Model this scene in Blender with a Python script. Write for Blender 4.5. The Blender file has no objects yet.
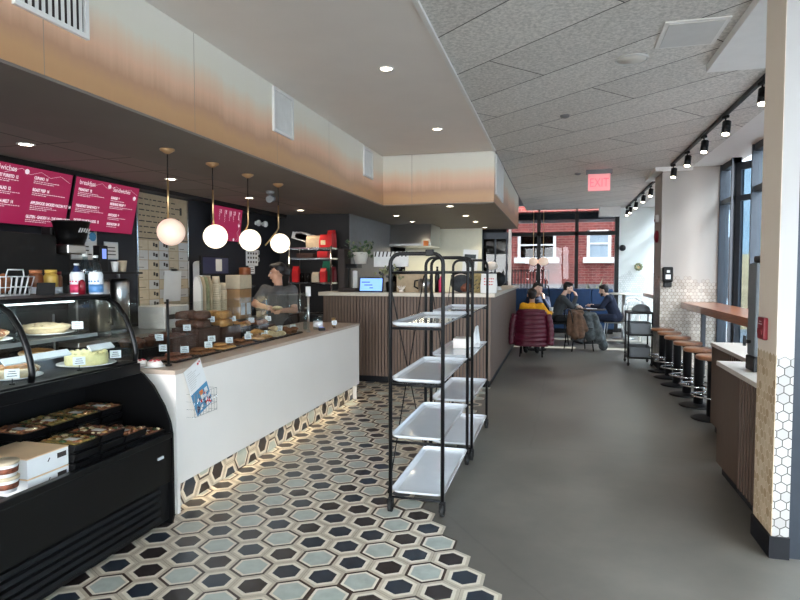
import bpy, bmesh, math, random
from mathutils import Vector, Matrix, noise
random.seed(11)
sc = bpy.context.scene
COL = sc.collection
PI = math.pi

# ------------------------------------------------------------------ camera, world, sun, exposure
cd = bpy.data.cameras.new('camera'); cam = bpy.data.objects.new('camera', cd); COL.objects.link(cam)
cd.sensor_fit = 'HORIZONTAL'; cd.sensor_width = 36.0; cd.lens = 27.0; cd.clip_start = 0.05; cd.clip_end = 200
YAW, PITCH = 0.25722, 0.04663
Fw = Vector((-math.sin(YAW) * math.cos(PITCH), math.cos(YAW) * math.cos(PITCH), -math.sin(PITCH)))
cam.location = (0, 0, 1.55)
cam.rotation_euler = Fw.to_track_quat('-Z', 'Y').to_euler()
sc.camera = cam

sc.view_settings.view_transform = 'Standard'
sc.view_settings.look = 'None'
sc.view_settings.gamma = 1.0
sc.view_settings.use_curve_mapping = False
sc.view_settings.exposure = 0.56

wd = bpy.data.worlds.new('sky'); sc.world = wd; wd.use_nodes = True
bg = wd.node_tree.nodes['Background']
bg.inputs[0].default_value = (0.94, 0.97, 1.0, 1); bg.inputs[1].default_value = 15.0

sl = bpy.data.lights.new('sun', 'SUN'); sl.energy = 24.0; sl.angle = 0.004; sl.color = (1.0, 0.95, 0.86)
so = bpy.data.objects.new('sun', sl); COL.objects.link(so)
so.rotation_euler = Vector((-0.814, 0.0, -0.58)).to_track_quat('-Z', 'Y').to_euler()

def portal(loc, rot, sx, sy):
    l = bpy.data.lights.new('window_portal', 'AREA'); l.shape = 'RECTANGLE'; l.size = sx; l.size_y = sy
    l.cycles.is_portal = True
    o = bpy.data.objects.new('window_portal', l); COL.objects.link(o); o.location = loc; o.rotation_euler = rot
portal((2.7, 6.9, 1.6), (0, PI / 2, 0), 3.1, 6.6)
portal((2.7, -0.3, 1.6), (0, PI / 2, 0), 3.1, 9.0)
portal((2.7, 13.6, 1.6), (0, PI / 2, 0), 3.1, 5.0)
portal((-2.0, -4.95, 1.6), (PI / 2, 0, 0), 4.9, 3.1)
portal((0.0, 16.6, 1.7), (-PI / 2, 0, 0), 2.8, 2.9)
sc.cycles.transparent_max_bounces = 24
sc.cycles.max_bounces = 10
sc.cycles.diffuse_bounces = 6

# ------------------------------------------------------------------ materials
def s2l(c):
    c /= 255.0
    return c / 12.92 if c <= 0.04045 else ((c + 0.055) / 1.055) ** 2.4
def rgb(r, g, b): return (s2l(r), s2l(g), s2l(b), 1)
MATS = {}
def nn(nt, typ, **kw):
    n = nt.nodes.new(typ)
    for k, v in kw.items(): setattr(n, k, v)
    return n
def ramp(nt, fac, stops, mode='LINEAR'):
    r = nt.nodes.new('ShaderNodeValToRGB'); r.color_ramp.interpolation = mode
    el = r.color_ramp.elements
    el[0].position, el[0].color = stops[0]
    el[1].position, el[1].color = stops[-1]
    for p, c in stops[1:-1]:
        e = el.new(p); e.color = c
    nt.links.new(fac, r.inputs[0]); return r.outputs[0]
def mth(nt, op, a, b=None, c=None):
    n = nt.nodes.new('ShaderNodeMath'); n.operation = op
    for i, v in enumerate((a, b, c)):
        if v is None: continue
        if isinstance(v, (int, float)): n.inputs[i].default_value = v
        else: nt.links.new(v, n.inputs[i])
    return n.outputs[0]
def mixc(nt, fac, a, b):
    n = nt.nodes.new('ShaderNodeMix'); n.data_type = 'RGBA'
    for idx, v in ((0, fac), (6, a), (7, b)):
        if isinstance(v, (int, float, tuple)): n.inputs[idx].default_value = v
        else: nt.links.new(v, n.inputs[idx])
    return n.outputs[2]
def base(name):
    m = bpy.data.materials.new(name); m.use_nodes = True
    nt = m.node_tree; b = nt.nodes['Principled BSDF']
    MATS[name] = m
    return m, nt, b
def mat(name, col, rough=0.5, metal=0.0, var=0.06, scale=12.0, bump=0.0, bscale=60.0, spec=0.5, coat=0.0, stretch=None):
    """plain surface with slight procedural colour variation and optional bump"""
    m, nt, b = base(name)
    tc = nn(nt, 'ShaderNodeTexCoord'); src = tc.outputs['Object']
    if stretch:
        mp = nn(nt, 'ShaderNodeMapping'); mp.inputs['Scale'].default_value = stretch
        nt.links.new(src, mp.inputs[0]); src = mp.outputs[0]
    nz = nn(nt, 'ShaderNodeTexNoise'); nz.inputs['Scale'].default_value = scale; nz.inputs['Detail'].default_value = 4
    nt.links.new(src, nz.inputs['Vector'])
    lo = tuple(max(0, c * (1 - var)) for c in col[:3]) + (1,)
    hi = tuple(min(1, c * (1 + var)) for c in col[:3]) + (1,)
    c = ramp(nt, nz.outputs[0], [(0.3, lo), (0.7, hi)])
    nt.links.new(c, b.inputs['Base Color'])
    b.inputs['Roughness'].default_value = rough; b.inputs['Metallic'].default_value = metal
    b.inputs['Specular IOR Level'].default_value = spec
    b.inputs['Coat Weight'].default_value = coat
    if bump:
        n2 = nn(nt, 'ShaderNodeTexNoise'); n2.inputs['Scale'].default_value = bscale; n2.inputs['Detail'].default_value = 5
        nt.links.new(src, n2.inputs['Vector'])
        bp = nn(nt, 'ShaderNodeBump'); bp.inputs['Strength'].default_value = bump; bp.inputs['Distance'].default_value = 0.01
        nt.links.new(n2.outputs[0], bp.inputs['Height']); nt.links.new(bp.outputs[0], b.inputs['Normal'])
    return m
def emit(name, col, strength):
    m, nt, b = base(name)
    b.inputs['Base Color'].default_value = col
    b.inputs['Emission Color'].default_value = col; b.inputs['Emission Strength'].default_value = strength
    return m
def glass(name, tint=(0.93, 0.96, 0.95, 1), refl=1.0, rough=0.0):
    m = bpy.data.materials.new(name); m.use_nodes = True; nt = m.node_tree; nt.nodes.clear(); MATS[name] = m
    out = nn(nt, 'ShaderNodeOutputMaterial'); mx = nn(nt, 'ShaderNodeMixShader')
    tr = nn(nt, 'ShaderNodeBsdfTransparent'); tr.inputs[0].default_value = tint
    gl = nn(nt, 'ShaderNodeBsdfGlossy'); gl.inputs['Roughness'].default_value = rough
    lw = nn(nt, 'ShaderNodeLayerWeight'); lw.inputs[0].default_value = 0.5
    f = mth(nt, 'MULTIPLY', mth(nt, 'MULTIPLY_ADD', mth(nt, 'POWER', lw.outputs['Facing'], 5.0), 0.6, 0.035), refl)
    nt.links.new(f, mx.inputs[0]); nt.links.new(tr.outputs[0], mx.inputs[1]); nt.links.new(gl.outputs[0], mx.inputs[2])
    nt.links.new(mx.outputs[0], out.inputs[0])
    return m

mat('navy_wall', rgb(32, 34, 40), 0.6, var=0.08, scale=3)
mat('black_wall', rgb(30, 27, 27), 0.6)
mat('white_paint', rgb(226, 224, 220), 0.6, var=0.02)
mat('cream_wall', rgb(226, 224, 204), 0.6, var=0.02)
mat('beige_paint', rgb(205, 195, 182), 0.6, var=0.03, scale=4)
mat('ceiling_paint', rgb(226, 219, 212), 0.55, var=0.02, scale=3)
mat('soffit_paint', rgb(122, 112, 104), 0.6, var=0.05, scale=3)
mat('grey_wall', rgb(120, 120, 122), 0.6)
mat('black_metal', rgb(15, 15, 17), 0.45, metal=0.0, spec=0.3, var=0.1, scale=30)
mat('black_gloss', rgb(10, 10, 11), 0.28, var=0.1, scale=10, spec=0.3)
mat('black_plastic', rgb(15, 15, 16), 0.5, var=0.1, spec=0.3)
mat('charcoal_frame', rgb(48, 54, 62), 0.4, metal=0.4)
mat('steel', rgb(190, 190, 188), 0.28, metal=1.0, var=0.05, scale=6, stretch=(1, 1, 30))
mat('chrome', rgb(215, 215, 215), 0.12, metal=1.0)
mat('brass', rgb(196, 164, 118), 0.28, metal=0.9)
mat('brass_cap', rgb(190, 150, 108), 0.4, metal=0.5)
mat('white_panel', rgb(246, 239, 231), 0.35, var=0.015, scale=2)
mat('white_enamel', rgb(226, 231, 236), 0.1, var=0.02, spec=0.6, coat=0.4)
mat('counter_stone', rgb(196, 176, 158), 0.3, var=0.05, scale=30)
mat('pale_stone', rgb(200, 190, 180), 0.35, var=0.05, scale=40)
mat('cream_quartz', rgb(214, 204, 188), 0.3, var=0.03, scale=40)
mat('slat_wood', rgb(112, 92, 80), 0.5, var=0.16, scale=8, stretch=(14, 14, 0.6))
mat('slat_back', rgb(52, 42, 38), 0.7)
mat('dark_slat', rgb(84, 66, 54), 0.5, var=0.2, scale=8, stretch=(14, 14, 0.6))
mat('bar_wood', rgb(156, 96, 62), 0.28, var=0.25, scale=6, stretch=(12, 0.8, 12), coat=0.3)
mat('seat_wood', rgb(138, 92, 64), 0.3, var=0.2, scale=8, stretch=(10, 1, 4), coat=0.2)
mat('crate_wood', rgb(74, 46, 34), 0.6, var=0.2, scale=10, stretch=(2, 1, 12))
mat('kick_navy', rgb(18, 19, 24), 0.55, spec=0.3)
mat('tile_cream', rgb(216, 207, 190), 0.35, var=0.05, scale=30)
mat('tile_greige', rgb(188, 177, 158), 0.35, var=0.06, scale=30)
mat('tile_navy', rgb(44, 52, 62), 0.3, var=0.12, scale=12)
mat('tile_charcoal', rgb(46, 40, 40), 0.3, var=0.12, scale=12)
mat('tile_teal', rgb(170, 178, 171), 0.3, var=0.1, scale=14)
mat('tile_brown', rgb(66, 50, 42), 0.35, var=0.1)
mat('magenta_screen', rgb(150, 26, 70), 0.3, var=0.05)
mat('paper_white', rgb(236, 236, 234), 0.7, var=0.02)
mat('paper_grey', rgb(204, 202, 198), 0.7, var=0.04)
mat('kraft', rgb(180, 160, 132), 0.75, var=0.08, scale=20)
mat('kraft_pale', rgb(206, 190, 162), 0.75, var=0.06, scale=20)
mat('box_lid', rgb(238, 204, 162), 0.7, var=0.04)
mat('cardboard', rgb(170, 132, 92), 0.8, var=0.08)
mat('ink', rgb(54, 46, 42), 0.7)
mat('skin', rgb(196, 148, 122), 0.5, var=0.05)
mat('skin_pale', rgb(222, 182, 162), 0.5, var=0.05)
mat('hair_dark', rgb(28, 22, 22), 0.5, var=0.3, scale=60, bump=0.4, bscale=200)
mat('cloth_grey', rgb(82, 80, 80), 0.9, var=0.12, scale=40, bump=0.3)
mat('cloth_slate', rgb(58, 62, 66), 0.9, var=0.15, scale=40, bump=0.3)
mat('cloth_navy', rgb(22, 30, 52), 0.9, var=0.15, scale=40, bump=0.3)
mat('cloth_black', rgb(22, 22, 26), 0.9, var=0.15, scale=40, bump=0.3)
mat('cloth_mustard', rgb(226, 158, 20), 0.9, var=0.1, scale=60, bump=0.5, bscale=120)
mat('cloth_jeans', rgb(50, 66, 92), 0.9, var=0.15, scale=50)
mat('cloth_white', rgb(228, 228, 228), 0.9)
mat('puffer_burgundy', rgb(84, 18, 38), 0.42, var=0.12, scale=20, bump=0.2, bscale=50)
mat('coat_brown', rgb(92, 68, 52), 0.9, var=0.4, scale=14, bump=0.3)
mat('coat_plaid', rgb(74, 80, 82), 0.9, var=0.55, scale=16)
mat('banquette_blue', rgb(24, 62, 104), 0.55, var=0.1)
mat('red_bag', rgb(206, 26, 30), 0.5, var=0.1)
mat('red_plastic', rgb(128, 16, 34), 0.4)
mat('green_bag', rgb(40, 120, 90), 0.5)
mat('leaf', rgb(70, 96, 62), 0.5, var=0.25, scale=30)
mat('leaf_dry', rgb(142, 146, 112), 0.6, var=0.25, scale=30)
mat('pot_white', rgb(214, 210, 200), 0.4)
mat('cookie', rgb(132, 84, 50), 0.75, var=0.35, scale=60, bump=0.6, bscale=90)
mat('choc', rgb(88, 52, 36), 0.6, var=0.35, scale=60, bump=0.6, bscale=90)
mat('golden', rgb(188, 136, 78), 0.6, var=0.25, scale=40, bump=0.5, bscale=70)
mat('pale_pastry', rgb(222, 200, 160), 0.6, var=0.15, scale=40, bump=0.5, bscale=70)
mat('icing', rgb(240, 232, 224), 0.5, var=0.03)
mat('berry', rgb(196, 40, 60), 0.4, var=0.2, scale=50)
mat('cake_cream', rgb(234, 222, 160), 0.6, var=0.08, scale=40, bump=0.6, bscale=60)
mat('food_mix', rgb(150, 92, 56), 0.55, var=0.65, scale=45, bump=0.8, bscale=60)
mat('food_green', rgb(150, 124, 62), 0.45, var=0.7, scale=45, bump=0.8, bscale=60)
mat('food_dark', rgb(120, 66, 44), 0.55, var=0.6, scale=45, bump=0.8, bscale=60)
mat('label_white', rgb(228, 232, 236), 0.5)
mat('pink_label', rgb(214, 66, 106), 0.4)
mat('blue_label', rgb(92, 142, 196), 0.4)
mat('navy_bottle', rgb(30, 52, 92), 0.3)
mat('jar_brown', rgb(128, 74, 44), 0.4, var=0.3)
mat('jar_yellow', rgb(196, 160, 72), 0.4, var=0.2)
mat('cap_white', rgb(220, 220, 218), 0.4)
mat('bread', rgb(160, 100, 64), 0.6, var=0.3, scale=25, bump=0.5, bscale=40)
mat('tub_grey', rgb(104, 110, 114), 0.5)
mat('rubber', rgb(20, 20, 20), 0.7)
mat('bluecard', rgb(74, 150, 196), 0.5)
mat('leaflet_blue', rgb(76, 140, 180), 0.5)
mat('orange_ink', rgb(230, 130, 60), 0.6)
mat('purple_screen', rgb(44, 44, 74), 0.3)
mat('white_plastic', rgb(232, 232, 230), 0.35)
mat('cream_lamp', rgb(240, 222, 170), 0.4)
mat('bag_tan', rgb(150, 134, 92), 0.8, var=0.3, scale=30)
mat('asphalt', rgb(110, 110, 112), 0.9, bump=0.3)
mat('facade_blue', rgb(150, 166, 178), 0.4, var=0.1, scale=1)
mat('tan_stone', rgb(206, 176, 136), 0.7)
glass('clear_glass', (0.95, 0.97, 0.96, 1), 1.0)
glass('window_glass', (0.88, 0.93, 0.96, 1), 1.1)
glass('alley_glass', (0.64, 0.66, 0.68, 1), 0.4)
glass('leaf_glass', (0.45, 0.53, 0.58, 1), 1.3, 0.05)
glass('smoke_glass', (0.34, 0.33, 0.30, 1), 0.8)
glass('lid_clear', (0.92, 0.94, 0.94, 1), 1.1)
glass('water_bottle', (0.72, 0.84, 0.88, 1), 1.6)
emit('globe_light', (1.0, 0.88, 0.68, 1), 1.0)
emit('globe_dim', (0.95, 0.70, 0.55, 1), 0.30)
emit('downlight', (1.0, 0.86, 0.66, 1), 14.0)
emit('strip_light', (1.0, 0.80, 0.52, 1), 1.2)
emit('case_light', (0.85, 0.95, 1.0, 1), 2.2)
emit('exit_red', (1.0, 0.10, 0.13, 1), 1.0)
emit('exit_face', (0.9, 0.34, 0.36, 1), 0.3)
emit('tablet_blue', (0.22, 0.42, 1.0, 1), 0.75)
emit('small_screen', (0.25, 0.35, 0.85, 1), 0.5)
emit('menu_glow', (0.28, 0.011, 0.058, 1), 0.50)
emit('menu_text', (0.75, 0.62, 0.66, 1), 0.42)

def make_special():
    # polished concrete
    m, nt, b = base('concrete')
    tc = nn(nt, 'ShaderNodeTexCoord')
    a = nn(nt, 'ShaderNodeTexNoise'); a.inputs['Scale'].default_value = 0.9; a.inputs['Detail'].default_value = 8; a.inputs['Roughness'].default_value = 0.62
    nt.links.new(tc.outputs['Object'], a.inputs['Vector'])
    c = ramp(nt, a.outputs[0], [(0.3, rgb(86, 83, 77)), (0.5, rgb(103, 99, 92)), (0.7, rgb(119, 114, 106))])
    v = nn(nt, 'ShaderNodeTexVoronoi'); v.feature = 'DISTANCE_TO_EDGE'; v.inputs['Scale'].default_value = 0.34
    n2 = nn(nt, 'ShaderNodeTexNoise'); n2.inputs['Scale'].default_value = 3.0; n2.inputs['Detail'].default_value = 6
    nt.links.new(tc.outputs['Object'], n2.inputs['Vector'])
    mx = nn(nt, 'ShaderNodeMix'); mx.data_type = 'VECTOR'; mx.inputs[0].default_value = 0.06
    nt.links.new(tc.outputs['Object'], mx.inputs[4]); nt.links.new(n2.outputs['Color'], mx.inputs[5])
    nt.links.new(mx.outputs[1], v.inputs['Vector'])
    crack = ramp(nt, v.outputs['Distance'], [(0.0, (0.72, 0.72, 0.72, 1)), (0.004, (1, 1, 1, 1))])
    mm = nn(nt, 'ShaderNodeMix'); mm.data_type = 'RGBA'; mm.blend_type = 'MULTIPLY'; mm.inputs[0].default_value = 0.5
    nt.links.new(c, mm.inputs[6]); nt.links.new(crack, mm.inputs[7])
    nt.links.new(mm.outputs[2], b.inputs['Base Color'])
    r = mth(nt, 'MULTIPLY_ADD', a.outputs[0], 0.25, 0.24); nt.links.new(r, b.inputs['Roughness'])
    b.inputs['Specular IOR Level'].default_value = 0.4

    # wood-wool ceiling boards laid on the diagonal
    m, nt, b = base('wood_wool')
    tc = nn(nt, 'ShaderNodeTexCoord')
    sx = nn(nt, 'ShaderNodeSeparateXYZ'); nt.links.new(tc.outputs['Object'], sx.inputs[0])
    u = mth(nt, 'ADD', mth(nt, 'MULTIPLY', sx.outputs[0], -0.748), mth(nt, 'MULTIPLY', sx.outputs[1], 0.664))
    w = mth(nt, 'ADD', mth(nt, 'MULTIPLY', sx.outputs[0], 0.664), mth(nt, 'MULTIPLY', sx.outputs[1], 0.748))
    cx = nn(nt, 'ShaderNodeCombineXYZ')
    nt.links.new(mth(nt, 'ADD', u, 40.35), cx.inputs[0]); nt.links.new(mth(nt, 'ADD', w, 30.5 - 2.6), cx.inputs[1])
    br = nn(nt, 'ShaderNodeTexBrick'); br.offset = 0.5
    br.inputs['Scale'].default_value = 1.0; br.inputs['Mortar Size'].default_value = 0.006; br.inputs['Mortar Smooth'].default_value = 0.3
    br.inputs['Brick Width'].default_value = 2.44; br.inputs['Row Height'].default_value = 0.61
    br.inputs['Color1'].default_value = rgb(212, 208, 202); br.inputs['Color2'].default_value = rgb(222, 218, 212); br.inputs['Mortar'].default_value = rgb(64, 60, 58)
    nt.links.new(cx.outputs[0], br.inputs['Vector'])
    nz = nn(nt, 'ShaderNodeTexNoise'); nz.inputs['Scale'].default_value = 38; nz.inputs['Detail'].default_value = 6; nz.inputs['Roughness'].default_value = 0.75
    nt.links.new(tc.outputs['Object'], nz.inputs['Vector'])
    sp = ramp(nt, nz.outputs[0], [(0.38, (0.70, 0.70, 0.69, 1)), (0.60, (1.10, 1.10, 1.09, 1))])
    mm = nn(nt, 'ShaderNodeMix'); mm.data_type = 'RGBA'; mm.blend_type = 'MULTIPLY'; mm.inputs[0].default_value = 1.0
    nt.links.new(br.outputs[0], mm.inputs[6]); nt.links.new(sp, mm.inputs[7])
    nt.links.new(mm.outputs[2], b.inputs['Base Color']); b.inputs['Roughness'].default_value = 0.95
    bp = nn(nt, 'ShaderNodeBump'); bp.inputs['Strength'].default_value = 0.4; bp.inputs['Distance'].default_value = 0.01
    nt.links.new(nz.outputs[0], bp.inputs['Height']); nt.links.new(bp.outputs[0], b.inputs['Normal'])

    # ombre wallcovering of the bulkhead: white to peach to copper brown, brushed vertically
    m, nt, b = base('ombre_cover')
    tc = nn(nt, 'ShaderNodeTexCoord'); sx = nn(nt, 'ShaderNodeSeparateXYZ'); nt.links.new(tc.outputs['Object'], sx.inputs[0])
    n1 = nn(nt, 'ShaderNodeTexNoise'); n1.inputs['Scale'].default_value = 1.4; n1.inputs['Detail'].default_value = 3
    mp = nn(nt, 'ShaderNodeMapping'); mp.inputs['Scale'].default_value = (1, 1, 0.25)
    nt.links.new(tc.outputs['Object'], mp.inputs[0]); nt.links.new(mp.outputs[0], n1.inputs['Vector'])
    mp2 = nn(nt, 'ShaderNodeMapping'); mp2.inputs['Scale'].default_value = (30, 30, 0.7)
    n2 = nn(nt, 'ShaderNodeTexNoise'); n2.inputs['Scale'].default_value = 1.0; n2.inputs['Detail'].default_value = 4
    nt.links.new(tc.outputs['Object'], mp2.inputs[0]); nt.links.new(mp2.outputs[0], n2.inputs['Vector'])
    h = mth(nt, 'MULTIPLY_ADD', sx.outputs[2], 1 / 0.68, -2.5 / 0.68)
    h = mth(nt, 'ADD', h, mth(nt, 'MULTIPLY_ADD', n1.outputs[0], 0.36, -0.18))
    h = mth(nt, 'ADD', h, mth(nt, 'MULTIPLY_ADD', n2.outputs[0], 0.10, -0.05))
    c = ramp(nt, h, [(0.0, rgb(190, 146, 104)), (0.14, rgb(196, 152, 110)), (0.26, rgb(186, 144, 114)), (0.42, rgb(224, 180, 150)), (0.58, rgb(228, 202, 176)), (0.72, rgb(226, 220, 204)), (1.0, rgb(228, 224, 212))])
    seam = mth(nt, 'FRACT', mth(nt, 'MULTIPLY', mth(nt, 'ADD', sx.outputs[0], sx.outputs[1]), 1 / 1.25))
    sm = mth(nt, 'LESS_THAN', seam, 0.004)
    c2 = mixc(nt, sm, c, rgb(150, 134, 118))
    nt.links.new(c2, b.inputs['Base Color']); b.inputs['Roughness'].default_value = 0.32

    # hexagon mosaic that breaks up towards the top
    def hexmat(name, size, top, tile, tile2, grout, paint, spread=0.30):
        m, nt, b = base(name)
        g = nn(nt, 'ShaderNodeNewGeometry'); tc = nn(nt, 'ShaderNodeTexCoord')
        sp_ = nn(nt, 'ShaderNodeSeparateXYZ'); nt.links.new(tc.outputs['Object'], sp_.inputs[0])
        sn = nn(nt, 'ShaderNodeSeparateXYZ'); nt.links.new(g.outputs['Normal'], sn.inputs[0])
        isx = mth(nt, 'GREATER_THAN', mth(nt, 'ABSOLUTE', sn.outputs[0]), 0.5)
        u = mth(nt, 'ADD', mth(nt, 'MULTIPLY', isx, sp_.outputs[1]), mth(nt, 'MULTIPLY', mth(nt, 'SUBTRACT', 1.0, isx), sp_.outputs[0]))
        u = mth(nt, 'MULTIPLY', u, 1 / size); u = mth(nt, 'ADD', u, 200.0)
        v = mth(nt, 'MULTIPLY', sp_.outputs[2], 1 / size); v = mth(nt, 'ADD', v, 173.2050808)
        S = 1.7320508
        ax = mth(nt, 'SUBTRACT', mth(nt, 'MODULO', u, 1.0), 0.5); ay = mth(nt, 'SUBTRACT', mth(nt, 'MODULO', v, S), S / 2)
        bx = mth(nt, 'SUBTRACT', mth(nt, 'MODULO', mth(nt, 'SUBTRACT', u, 0.5), 1.0), 0.5); by = mth(nt, 'SUBTRACT', mth(nt, 'MODULO', mth(nt, 'SUBTRACT', v, S / 2), S), S / 2)
        da = mth(nt, 'ADD', mth(nt, 'MULTIPLY', ax, ax), mth(nt, 'MULTIPLY', ay, ay)); db = mth(nt, 'ADD', mth(nt, 'MULTIPLY', bx, bx), mth(nt, 'MULTIPLY', by, by))
        s = mth(nt, 'LESS_THAN', da, db); t = mth(nt, 'SUBTRACT', 1.0, s)
        gx = mth(nt, 'ADD', mth(nt, 'MULTIPLY', ax, s), mth(nt, 'MULTIPLY', bx, t)); gy = mth(nt, 'ADD', mth(nt, 'MULTIPLY', ay, s), mth(nt, 'MULTIPLY', by, t))
        px = mth(nt, 'ABSOLUTE', gx); py = mth(nt, 'ABSOLUTE', gy)
        d = mth(nt, 'MAXIMUM', px, mth(nt, 'ADD', mth(nt, 'MULTIPLY', px, 0.5), mth(nt, 'MULTIPLY', py, S / 2)))
        cu = mth(nt, 'SUBTRACT', u, gx); cv = mth(nt, 'SUBTRACT', v, gy)
        cc = nn(nt, 'ShaderNodeCombineXYZ')
        nt.links.new(mth(nt, 'ROUND', mth(nt, 'MULTIPLY', cu, 2)), cc.inputs[0]); nt.links.new(mth(nt, 'ROUND', mth(nt, 'MULTIPLY', cv, 2)), cc.inputs[1])
        wn = nn(nt, 'ShaderNodeTexWhiteNoise'); nt.links.new(cc.outputs[0], wn.inputs['Vector'])
        cz = mth(nt, 'MULTIPLY', mth(nt, 'SUBTRACT', cv, 173.2050808), size)
        ln = nn(nt, 'ShaderNodeTexNoise'); ln.inputs['Scale'].default_value = 0.16; nt.links.new(cc.outputs[0], ln.inputs['Vector'])
        lim = mth(nt, 'ADD', mth(nt, 'MULTIPLY_ADD', wn.outputs[0], spread * 0.35, top), mth(nt, 'MULTIPLY_ADD', ln.outputs[0], spread * 2, -spread))
        tiled = mth(nt, 'LESS_THAN', cz, lim)
        tc_ = mixc(nt, wn.outputs[0], tile, tile2)
        gr = mth(nt, 'GREATER_THAN', d, 0.455)
        tcol = mixc(nt, gr, tc_, grout)
        nt.links.new(mixc(nt, tiled, paint, tcol), b.inputs['Base Color'])
        rr = mth(nt, 'SUBTRACT', 0.6, mth(nt, 'MULTIPLY', mth(nt, 'MULTIPLY', tiled, mth(nt, 'SUBTRACT', 1.0, gr)), 0.35))
        nt.links.new(rr, b.inputs['Roughness'])
    hexmat('hex_near', 0.056, 1.06, rgb(190, 188, 184), rgb(164, 161, 157), rgb(70, 66, 62), rgb(182, 180, 177), 0.05)
    hexmat('hex_side', 0.052, 1.10, rgb(226, 206, 176), rgb(190, 164, 130), rgb(208, 186, 156), rgb(232, 218, 200), 0.05)  # light on the column side put into its own warmer, paler tones
    hexmat('hex_column', 0.058, 1.40, rgb(198, 190, 180), rgb(168, 158, 146), rgb(110, 97, 86), rgb(174, 167, 160), 0.26)
    hexmat('hex_far', 0.058, 1.45, rgb(232, 234, 232), rgb(216, 220, 216), rgb(176, 180, 176), rgb(228, 232, 228), 0.26)

    # soffit ceiling tiles
    m, nt, b = base('soffit_tile')
    tc = nn(nt, 'ShaderNodeTexCoord')
    br = nn(nt, 'ShaderNodeTexBrick'); br.offset = 0.0; br.inputs['Scale'].default_value = 1.0; br.inputs['Brick Width'].default_value = 1.22; br.inputs['Row Height'].default_value = 0.61
    br.inputs['Mortar Size'].default_value = 0.008; br.inputs['Color1'].default_value = rgb(140, 126, 118); br.inputs['Color2'].default_value = rgb(146, 132, 124); br.inputs['Mortar'].default_value = rgb(84, 74, 70)
    nt.links.new(tc.outputs['Object'], br.inputs['Vector']); nt.links.new(br.outputs[0], b.inputs['Base Color']); b.inputs['Roughness'].default_value = 0.8
    # brick
    m, nt, b = base('brick')
    tc = nn(nt, 'ShaderNodeTexCoord'); sx = nn(nt, 'ShaderNodeSeparateXYZ'); nt.links.new(tc.outputs['Object'], sx.inputs[0])
    cx = nn(nt, 'ShaderNodeCombineXYZ'); nt.links.new(sx.outputs[0], cx.inputs[0]); nt.links.new(sx.outputs[2], cx.inputs[1])
    br = nn(nt, 'ShaderNodeTexBrick'); br.inputs['Scale'].default_value = 1.0; br.inputs['Brick Width'].default_value = 0.26; br.inputs['Row Height'].default_value = 0.09
    br.inputs['Mortar Size'].default_value = 0.008
    br.inputs['Color1'].default_value = rgb(140, 62, 56); br.inputs['Color2'].default_value = rgb(112, 46, 44); br.inputs['Mortar'].default_value = rgb(150, 116, 106)
    nt.links.new(cx.outputs[0], br.inputs['Vector']); nt.links.new(br.outputs[0], b.inputs['Base Color']); b.inputs['Roughness'].default_value = 0.9
make_special()
M = MATS

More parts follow.
